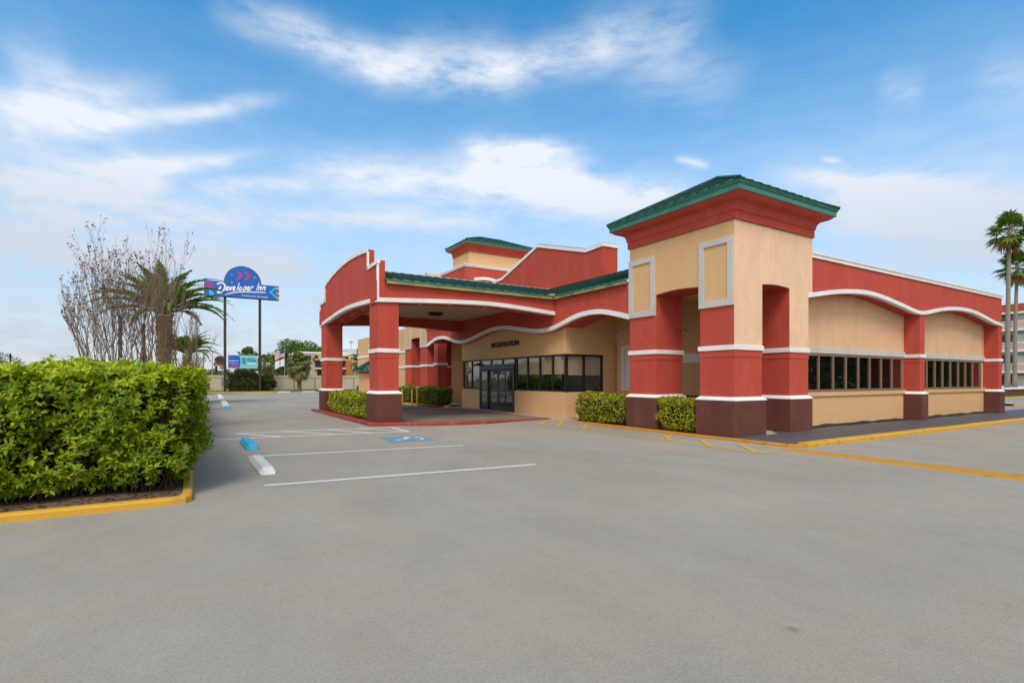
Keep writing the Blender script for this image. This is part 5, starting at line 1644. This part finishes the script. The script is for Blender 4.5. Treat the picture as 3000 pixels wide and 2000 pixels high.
    for c, s_ in (((840, 573), .16), ((1487, 430), .16)):
        x, z = uv(*c); m = MB()
        pts = [(x + s_ * (1 if k % 2 == 0 else .3) * math.cos(k * math.pi / 4), YS - .2, z + s_ * (1 if k % 2 == 0 else .3) * math.sin(k * math.pi / 4)) for k in range(8)]
        m.add(pts, [tuple(range(8))]).build('star', M['signyellow'], face, recalc=False)
    x, z = uv(838, 350)
    MB().add([(x + .055 * math.cos(k * .785), YS - .2, z + .055 * math.sin(k * .785)) for k in range(8)], [tuple(range(8))]).build('dot', M['signwhite'], face, recalc=False)
    stroke([uv(100, 600), uv(210, 590), uv(330, 640)], .18, None, '').build('ribbon', M['signpink'], face, recalc=False)
    stroke([uv(100, 690), uv(220, 680), uv(340, 740)], .18, None, '').build('ribbon', M['signpink'], face, recalc=False)
    MB().add([(*(lambda q: (q[0], YS - .2, q[1]))(uv(*p)),) for p in ((190, 810), (250, 790), (300, 795), (335, 860), (350, 930), (230, 925), (215, 860))], [tuple(range(7))]).build('petal', M['signcyan'], face, recalc=False)


pole_sign()


def banner():
    Y0 = 75.0; x0, x1, z0, z1 = 3.82, 7.15, 3.12, 4.76
    o = empty('banner', (5.5, Y0, 3.1), 'cyan and blue vinyl banner with bold lettering tied between the sign posts', 'banner')
    MB().box(x0, x1, Y0 - .02, Y0, z0, z1).build('sheet', M['signpale'], o)
    bl = [(x0 + .003, z0 + .003), (x0 + 1.25, z0 + .003)] + [(x0 + 1.25 + .14 * math.sin(math.pi * k / 8), z0 + .003 + (z1 - z0 - .006) * k / 8) for k in range(1, 8)] + [(x0 + 1.25, z1 - .003), (x0 + .003, z1 - .003)]
    MB().prism(bl, 'Y', Y0 - .026, Y0 - .019).build('blue_field', M['signblue'], o)
    for k, s_ in enumerate(('NEW BRAND.', 'NEW OWNERS.', 'NEW')):
        text_obj(s_, .27, M['signteal'], (1, 0, 0), (0, 0, 1), (x0 + 1.50, Y0 - .024, 4.23 - .28 * k), o, 'banner_lettering', .002, .92, .022)
    MB().box(x0 + 2.17, x1 - .22, Y0 - .023, Y0 - .019, 3.68, 3.86).build('faded_word', paint('faded_cyan', (.42, .72, .75), .5, .04), o)
    MB().box(x0 + 1.52, x1 - .2, Y0 - .023, Y0 - .019, 3.43, 3.47).build('small_print', M['signteal'], o)
    text_obj('Developer Inn', .24, M['signwhite'], (1, 0, .06), (.18, 0, 1), (x0 + .10, Y0 - .03, 3.95), o, 'banner_lettering', .002, .72, .006)
    MB().box(x0 + .12, x0 + 1.2, Y0 - .029, Y0 - .025, 3.70, 3.735).build('small_print', M['signwhite'], o)
    m = MB(); cx = x0 + .68
    for k in range(10):
        a0, a1 = math.pi * k / 10, math.pi * (k + 1) / 10
        m.add([(cx + r_ * math.cos(a_), Y0 - .029, z0 + .005 + r_ * .85 * math.sin(a_)) for r_, a_ in ((.28, a0), (.48, a0), (.48, a1), (.28, a1))], [(0, 1, 2, 3)])
    m.build('arch_motif', M['signpink'], o, recalc=False)
    MB().box(x0 + .02, x0 + .62, Y0 - .029, Y0 - .025, 4.50, 4.58).build('pink_stripe', M['signpink'], o)
    for sg, xx in ((0, x1 - .26), (1, x1 - .12)):
        MB().add([(xx + .1, Y0 - .024, 4.40), (xx + .06, Y0 - .024, 4.43), (xx - .04, Y0 - .024, 4.31), (xx + .06, Y0 - .024, 4.19), (xx + .1, Y0 - .024, 4.22), (xx + .03, Y0 - .024, 4.31)], [(0, 1, 2, 5), (5, 2, 3, 4)]).build('chevron', M['signblue'] if sg == 0 else M['signpink'], o, recalc=False)


banner()


def meter_post():
    c = at(652, 67); o = empty('meter_post', c, 'grey utility post with meter boxes beside the left sign post', 'utility post')
    x, y = c.x, c.y
    MB().tube([(x, y, 0), (x, y, 3.6)], .05, 8).build('pipe', M['steel'], o)
    for z, h, w in ((.9, .5, .22), (1.6, .35, .2), (3.0, .5, .35)): MB().box(x - w, x + w, y - .15, y - .04, z, z + h).build('meter_box', M['steel'], o, bevel=.02)


meter_post()


def light_pole(px, d, top, label, r=.07, head=True, mat='black', bottom=0., group='poles along the left skyline'):
    c = at(px, d); o = empty('light_pole' if head else 'utility_pole', c, label, 'pole', group)
    z = hz(top, d)
    MB().tube([(c.x, c.y, bottom - .2), (c.x, c.y, z)], [r, r * .75], 8).build('shaft', M[mat], o)
    if head: MB().box(c.x - .35, c.x + .35, c.y - .25, c.y + .25, z, z + .22).build('lamp_head', M[mat], o, bevel=.03)
    else: MB().tube([(c.x, c.y, z), (c.x, c.y, z + .02)], [r * 1.1, r * .8], 8).build('cap', M[mat], o)


light_pole(352, 19, 925, 'thick dark post among the bare stems, left of the wooden one', .075, False)
light_pole(421, 20, 950, 'brown wooden post among the bare stems', .07, False, 'stem')
light_pole(30.5, 52, 1036, 'black post at the far left, over the hedge', .09, False)
light_pole(596, 95, 1026, 'grey pole under the tip of the smaller date palm', .14, False, 'steel')
light_pole(622, 95, 1030, 'thin pole left of the pole sign', .09, False, 'steel')
light_pole(852, 90, 1024, 'black light pole in front of the oak', .14, True)
light_pole(779, 96, 1056, 'short light pole seen just right of the sign post', .08, True)
light_pole(1029, 110, 1003, 'thin mast seen between the canopy pillars', .06, True, 'steel')


def flagpole():
    c = at(834, 88); o = empty('flagpole', c, 'white flagpole before the oak', 'flagpole')
    z = hz(1018, 88)
    MB().tube([(c.x, c.y, 0), (c.x, c.y, z)], [.07, .05], 8).build('pole', M['steel'], o)
    R = Vector((CO, -SI, 0))

    def flag(zt, w, h, name, label):
        n = 10; m = empty(name, (c.x, c.y, zt), label, 'flag')
        pt = lambda u, v: (c.x - R.x * u * w * .75 - .1 * math.sin(u * 7), c.y - R.y * u * w * .75 + .25 * math.sin(u * 6), zt - v * h - u * h * .55 - .08 * math.sin(u * 6 + v))
        def patch(u0, u1, v0, v1, mat, nm, off=0.):
            V = []; Fc = []
            for i in range(n + 1):
                u = u0 + (u1 - u0) * i / n
                for v in (v0, v1):
                    q = pt(u, v); V.append((q[0] - SI * off, q[1] - CO * off, q[2]))
            Fc = [(2 * i, 2 * i + 1, 2 * i + 3, 2 * i + 2) for i in range(n)]
            MB().add(V, Fc).build(nm, M[mat], m, recalc=False)
        return patch
    f = flag(z - .1, 2.1, 1.35, 'national_flag', 'red and white striped flag with a blue canton on the flagpole')
    for k in range(13):
        u0 = .42 if k < 7 else 0
        f(u0, 1, k / 13, (k + 1) / 13, 'flagred' if k % 2 == 0 else 'flagwhite', 'stripe')
    f(0, .42, 0, 7 / 13, 'flagblue', 'canton')
    f = flag(z - 1.75, 2.1, 1.2, 'white_flag', 'pale flag flying below the striped one')
    f(0, 1, 0, 1, 'flagwhite', 'cloth')
    f(.35, .65, .3, .7, 'signpale', 'emblem', .01)


flagpole()


def far_sign():
    c = at(630, 90); o = empty('roadside_sign', c, 'dark round-topped roadside sign half hidden behind the left sign post', 'sign')
    x, y = c.x, c.y; R = Vector((CO, -SI, 0))
    z = lambda py: hz(py, 90)
    disc = [(x + R.x * (.85 + 1.0 * math.cos(t)), y + R.y * (.85 + 1.0 * math.cos(t)), z(1054) + .72 * math.sin(t)) for t in [k * math.pi / 10 for k in range(20)]]
    back = [(a, b + .25, q) for a, b, q in disc]
    n = 20
    MB().add(disc + back, [tuple(range(n)), tuple(range(2 * n - 1, n - 1, -1))] + [(i, (i + 1) % n, n + (i + 1) % n, n + i) for i in range(n)]).build('round_board', M['signred'], o)
    d2 = [(x + R.x * (.85 + .86 * math.cos(t)) - SI * .02, y + R.y * (.85 + .86 * math.cos(t)) - CO * .02, z(1054) + .60 * math.sin(t)) for t in [k * math.pi / 10 for k in range(20)]]
    MB().add(d2, [tuple(range(n))]).build('round_face', M['pole'], o, recalc=False)
    MB().box(x - .2, x + 1.5, y, y + .3, z(1072), z(1062)).build('name_board', M['black'], o)
    MB().box(x + .0, x + .9, y - .02, y, z(1070.5), z(1067)).build('lettering_strip', M['signyellow'], o)
    MB().box(x + .0, x + .35, y, y + .25, 0, z(1072)).build('post', M['black'], o)
    MB().box(x + .4, x + 1.5, y - .05, y + .25, z(1085), z(1075)).build('changeable_board', M['signwhite'], o)


far_sign()


def white_store():
    c = at(600, 120); o = empty('white_store', c, 'long low white building beyond the hedge, left of the sign', 'building')
    MB().box(c.x - 16, c.x + 3.2, c.y, c.y + 8, 0, hz(1088, 118)).build('wall', paint('white_wall', (.66, .68, .70), .7, .04), o)
    MB().box(c.x - 16.1, c.x + 3.3, c.y - .1, c.y + 8.1, hz(1088, 118), hz(1088, 118) + .18).build('roof_edge', M['steel'], o)
    for i in range(5): MB().box(c.x - 1 - 3 * i, c.x + .2 - 3 * i, c.y - .03, c.y, .9, 2.2).build('window', M['darkwin'], o)


white_store()


def cream_motel():
    """two-storey cream building with balconies beyond the fence"""
    Y0 = 93.0
    X = lambda px: (lambda d_: d_[0] / d_[1] * Y0)(ray(px, HY))
    dep = lambda px: Y0 / ray(px, HY)[1]
    Z = lambda px, py: hz(py, dep(px))
    o = empty('cream_motel', (X(960), Y0, 0), 'cream two-storey motel with dark balconies and an orange stair wall beyond the fence', 'building')
    xl, xr = X(873), X(1110)
    zt = Z(940, 1031)
    MB().box(xl, xr, Y0, Y0 + 12, 0, zt - .3).build('wall', M['cremeb'], o)
    MB().box(xl - .1, xr + .1, Y0 - .1, Y0 + 12.1, zt - .3, zt).build('parapet', M['white'], o)
    MB().box(X(1016), X(1062), Y0 + 3, Y0 + 9, zt, Z(1030, 1020)).build('plant_room', M['hotelwall'], o)

    def rect(px0, py0, px1, py1, mat, nm, y=0., t=.08, par=o):
        return MB().box(X(px0), X(px1), Y0 - y - t, Y0 - y, Z((px0 + px1) / 2, py1), Z((px0 + px1) / 2, py0)).build(nm, M[mat], par)
    w = rect(897, 1041, 911, 1054, 'darkframe', 'window'); rect(898, 1042.5, 908, 1054, 'darkwin', 'pane', .085, .01, w)
    w = rect(1014, 1041, 1020, 1054, 'darkframe', 'window')
    b = rect(920, 1051, 1016, 1056, 'ochre', 'balcony_roof', .09, 1.3)
    rect(922, 1058, 941, 1077, 'darkwin', 'balcony', .09, .3); rect(944, 1058, 1012, 1072, 'darkwin', 'balcony', .09, .3)
    rect(920, 1077.5, 1012, 1081, 'white', 'balcony_slab', .09, 1.2)
    rect(930, 1084, 946, 1104, 'darkwin', 'window'); rect(1000, 1090, 1006, 1104, 'darkwin', 'window')
    rect(1008, 1056, 1024, 1110, 'orange', 'stair_wall', .09, 1.6)
    rect(999, 1040, 1016, 1043.5, 'white', 'awning', .09, 1.0)
    rect(914, 1049, 930, 1051, 'black', 'lamp_arm', .09, .4); rect(921, 1041, 930, 1049, 'black', 'lamp', .09, .5)


cream_motel()


def far_block():
    """far hotel block: red parapet, three railed balcony floors"""
    XF = 91.0
    o = empty('far_hotel_block', (XF, 25, 0), 'far four-storey hotel block with a red parapet and peach-panelled balcony railings', 'building')
    y0, y1 = 14., 34.
    MB().box(XF + 1.5, XF + 9, y0, y1, -.1, 10.6).build('wall', M['hotelwall'], o)
    MB().box(XF, XF + 9, y0, y1, 10.45, 11.45).build('parapet', M['red'], o)
    MB().box(XF - .08, XF + 9, y0, y1, 11.45, 11.65).box(XF - .08, XF + 1, y0, y1, 10.25, 10.45).build('white_edge', M['white'], o)
    for z in (2.55, 5.3, 8.05):
        MB().box(XF - .05, XF + 1.55, y0, y1, z - .02, z + .2).build('balcony_floor', M['white'], o)
        f = MB().box(XF - .02, XF + .04, y0, y1, z + 1.14, z + 1.22).box(XF - .02, XF + .04, y0, y1, z + .26, z + .32)
        for i in range(int((y1 - y0) / .16)): f.box(XF, XF + .02, y0 + .16 * i, y0 + .16 * i + .03, z + .32, z + 1.14)
        r = f.build('railing', M['signwhite'], o)
        y = y0 + .3; k = 0
        while y < y1 - 1.4:
            MB().box(XF + .03, XF + .07, y, y + 1.25, z + .35, z + 1.0).build('rail_panel', M['peach'], r); y += 1.75; k += 1
    for fl in range(4):
        z = -.1 + 2.75 * fl + (.0 if fl else .1)
        y = y0 + .5
        while y < y1 - 3:
            w = MB().box(XF + 1.44, XF + 1.5, y, y + 1.9, z + 1.0, z + 2.2).build('window', M['darkwin'], o)
            MB().box(XF + 1.42, XF + 1.5, y + 2.2, y + 3.0, z + .1, z + 2.2).build('door', M['white'], o)
            y += 3.4
    for y in (15.5, 19, 22.4, 26.6, 30): MB().box(XF, XF + .25, y, y + .25, -.1, 10.3).build('column', M['hotelwall'], o)
    # planter wall of the palms
    p = empty('brown_planter', (68, 22, 0), 'brown stucco planter wall with a white cap under the fan palms', 'planter')
    MB().box(67.2, 80, 18.5, 27.5, -.2, .72).build('planter_wall', M['brown'], p)
    MB().box(67.12, 80.1, 18.42, 27.6, .72, .9).build('planter_cap', M['white'], p)


far_block()


# ------------------------------------------------------------------ the other side of the road, seen in the window reflections
def tree_belt():
    q = rs(91); pos = []
    for i in range(64):
        x = q.uniform(30, 125); y = -7 - .06 * (x - 28) + q.uniform(-7, 2); hgt = q.uniform(6.5, 11.0)
        m = 420; v = nrm(q.normal(0, 1, (m, 3))) * (q.uniform(.2, 1.05, (m, 1)) ** .5)
        pos.append(np.array([x, y, hgt * .52]) + v * np.array([q.uniform(2, 3.6), q.uniform(2, 3.2), hgt * .5]))
    pos = np.concatenate(pos); n = len(pos); l = q.uniform(.4, .8, n)
    V, Fs = leaves(pos, q.normal(0, 1, (n, 3)), q.normal(0, 1, (n, 3)) + UPV * .6, l, l * .7, LEAF_SMALL)
    tag(np_obj('tree_belt', V, Fs, M['darkleaf']), kind='stuff')


tree_belt()


def tan_store():
    o = empty('tan_store', (-40, 66, 0), 'long tan building reflected in the registration windows', 'building')
    MB().box(-70, -17, 60, 74, -.1, 4.2).build('wall', M['cremeb'], o)
    MB().box(-70.2, -16.8, 59.8, 74.2, 4.2, 4.5).build('roof_edge', M['white'], o)
    for i in range(6): MB().box(-17.02, -16.94, 61.2 + 2.1 * i, 62.4 + 2.1 * i, .9, 2.4).build('window', M['darkwin'], o)


tan_store()


# ------------------------------------------------------------------ small fittings
g = P(1677, 1225.5)
dg = empty('drain_grate', g, 'small dark drain grate in the apron by the registration corner', 'drain grate')
zz_ = .0585
MB().box(g.x - .17, g.x + .17, g.y - .12, g.y + .12, zz_ - .05, zz_ + .004).build('frame', M['steel'], dg)
gb = MB()
for i in range(7): gb.box(g.x - .15 + .045 * i, g.x - .125 + .045 * i, g.y - .10, g.y + .10, zz_ + .003, zz_ + .010)
gb.build('grate', M['black'], dg)
MB().box(26.0, 26.14, YB - .12, YB - .01, 3.62, 3.74).box(26.03, 26.11, YB - .2, YB - .12, 3.58, 3.66).build('wall_lamp', M['ceiling'], wing, bevel=.01)
MB().tube([(24.6, 10.1, 5.9), (24.6, 10.1, 6.02)], .06, 10).tube([(24.45, 10.1, 6.03), (24.75, 10.1, 6.03)], .02, 6).build('roof_fitting', M['steel'], wing)
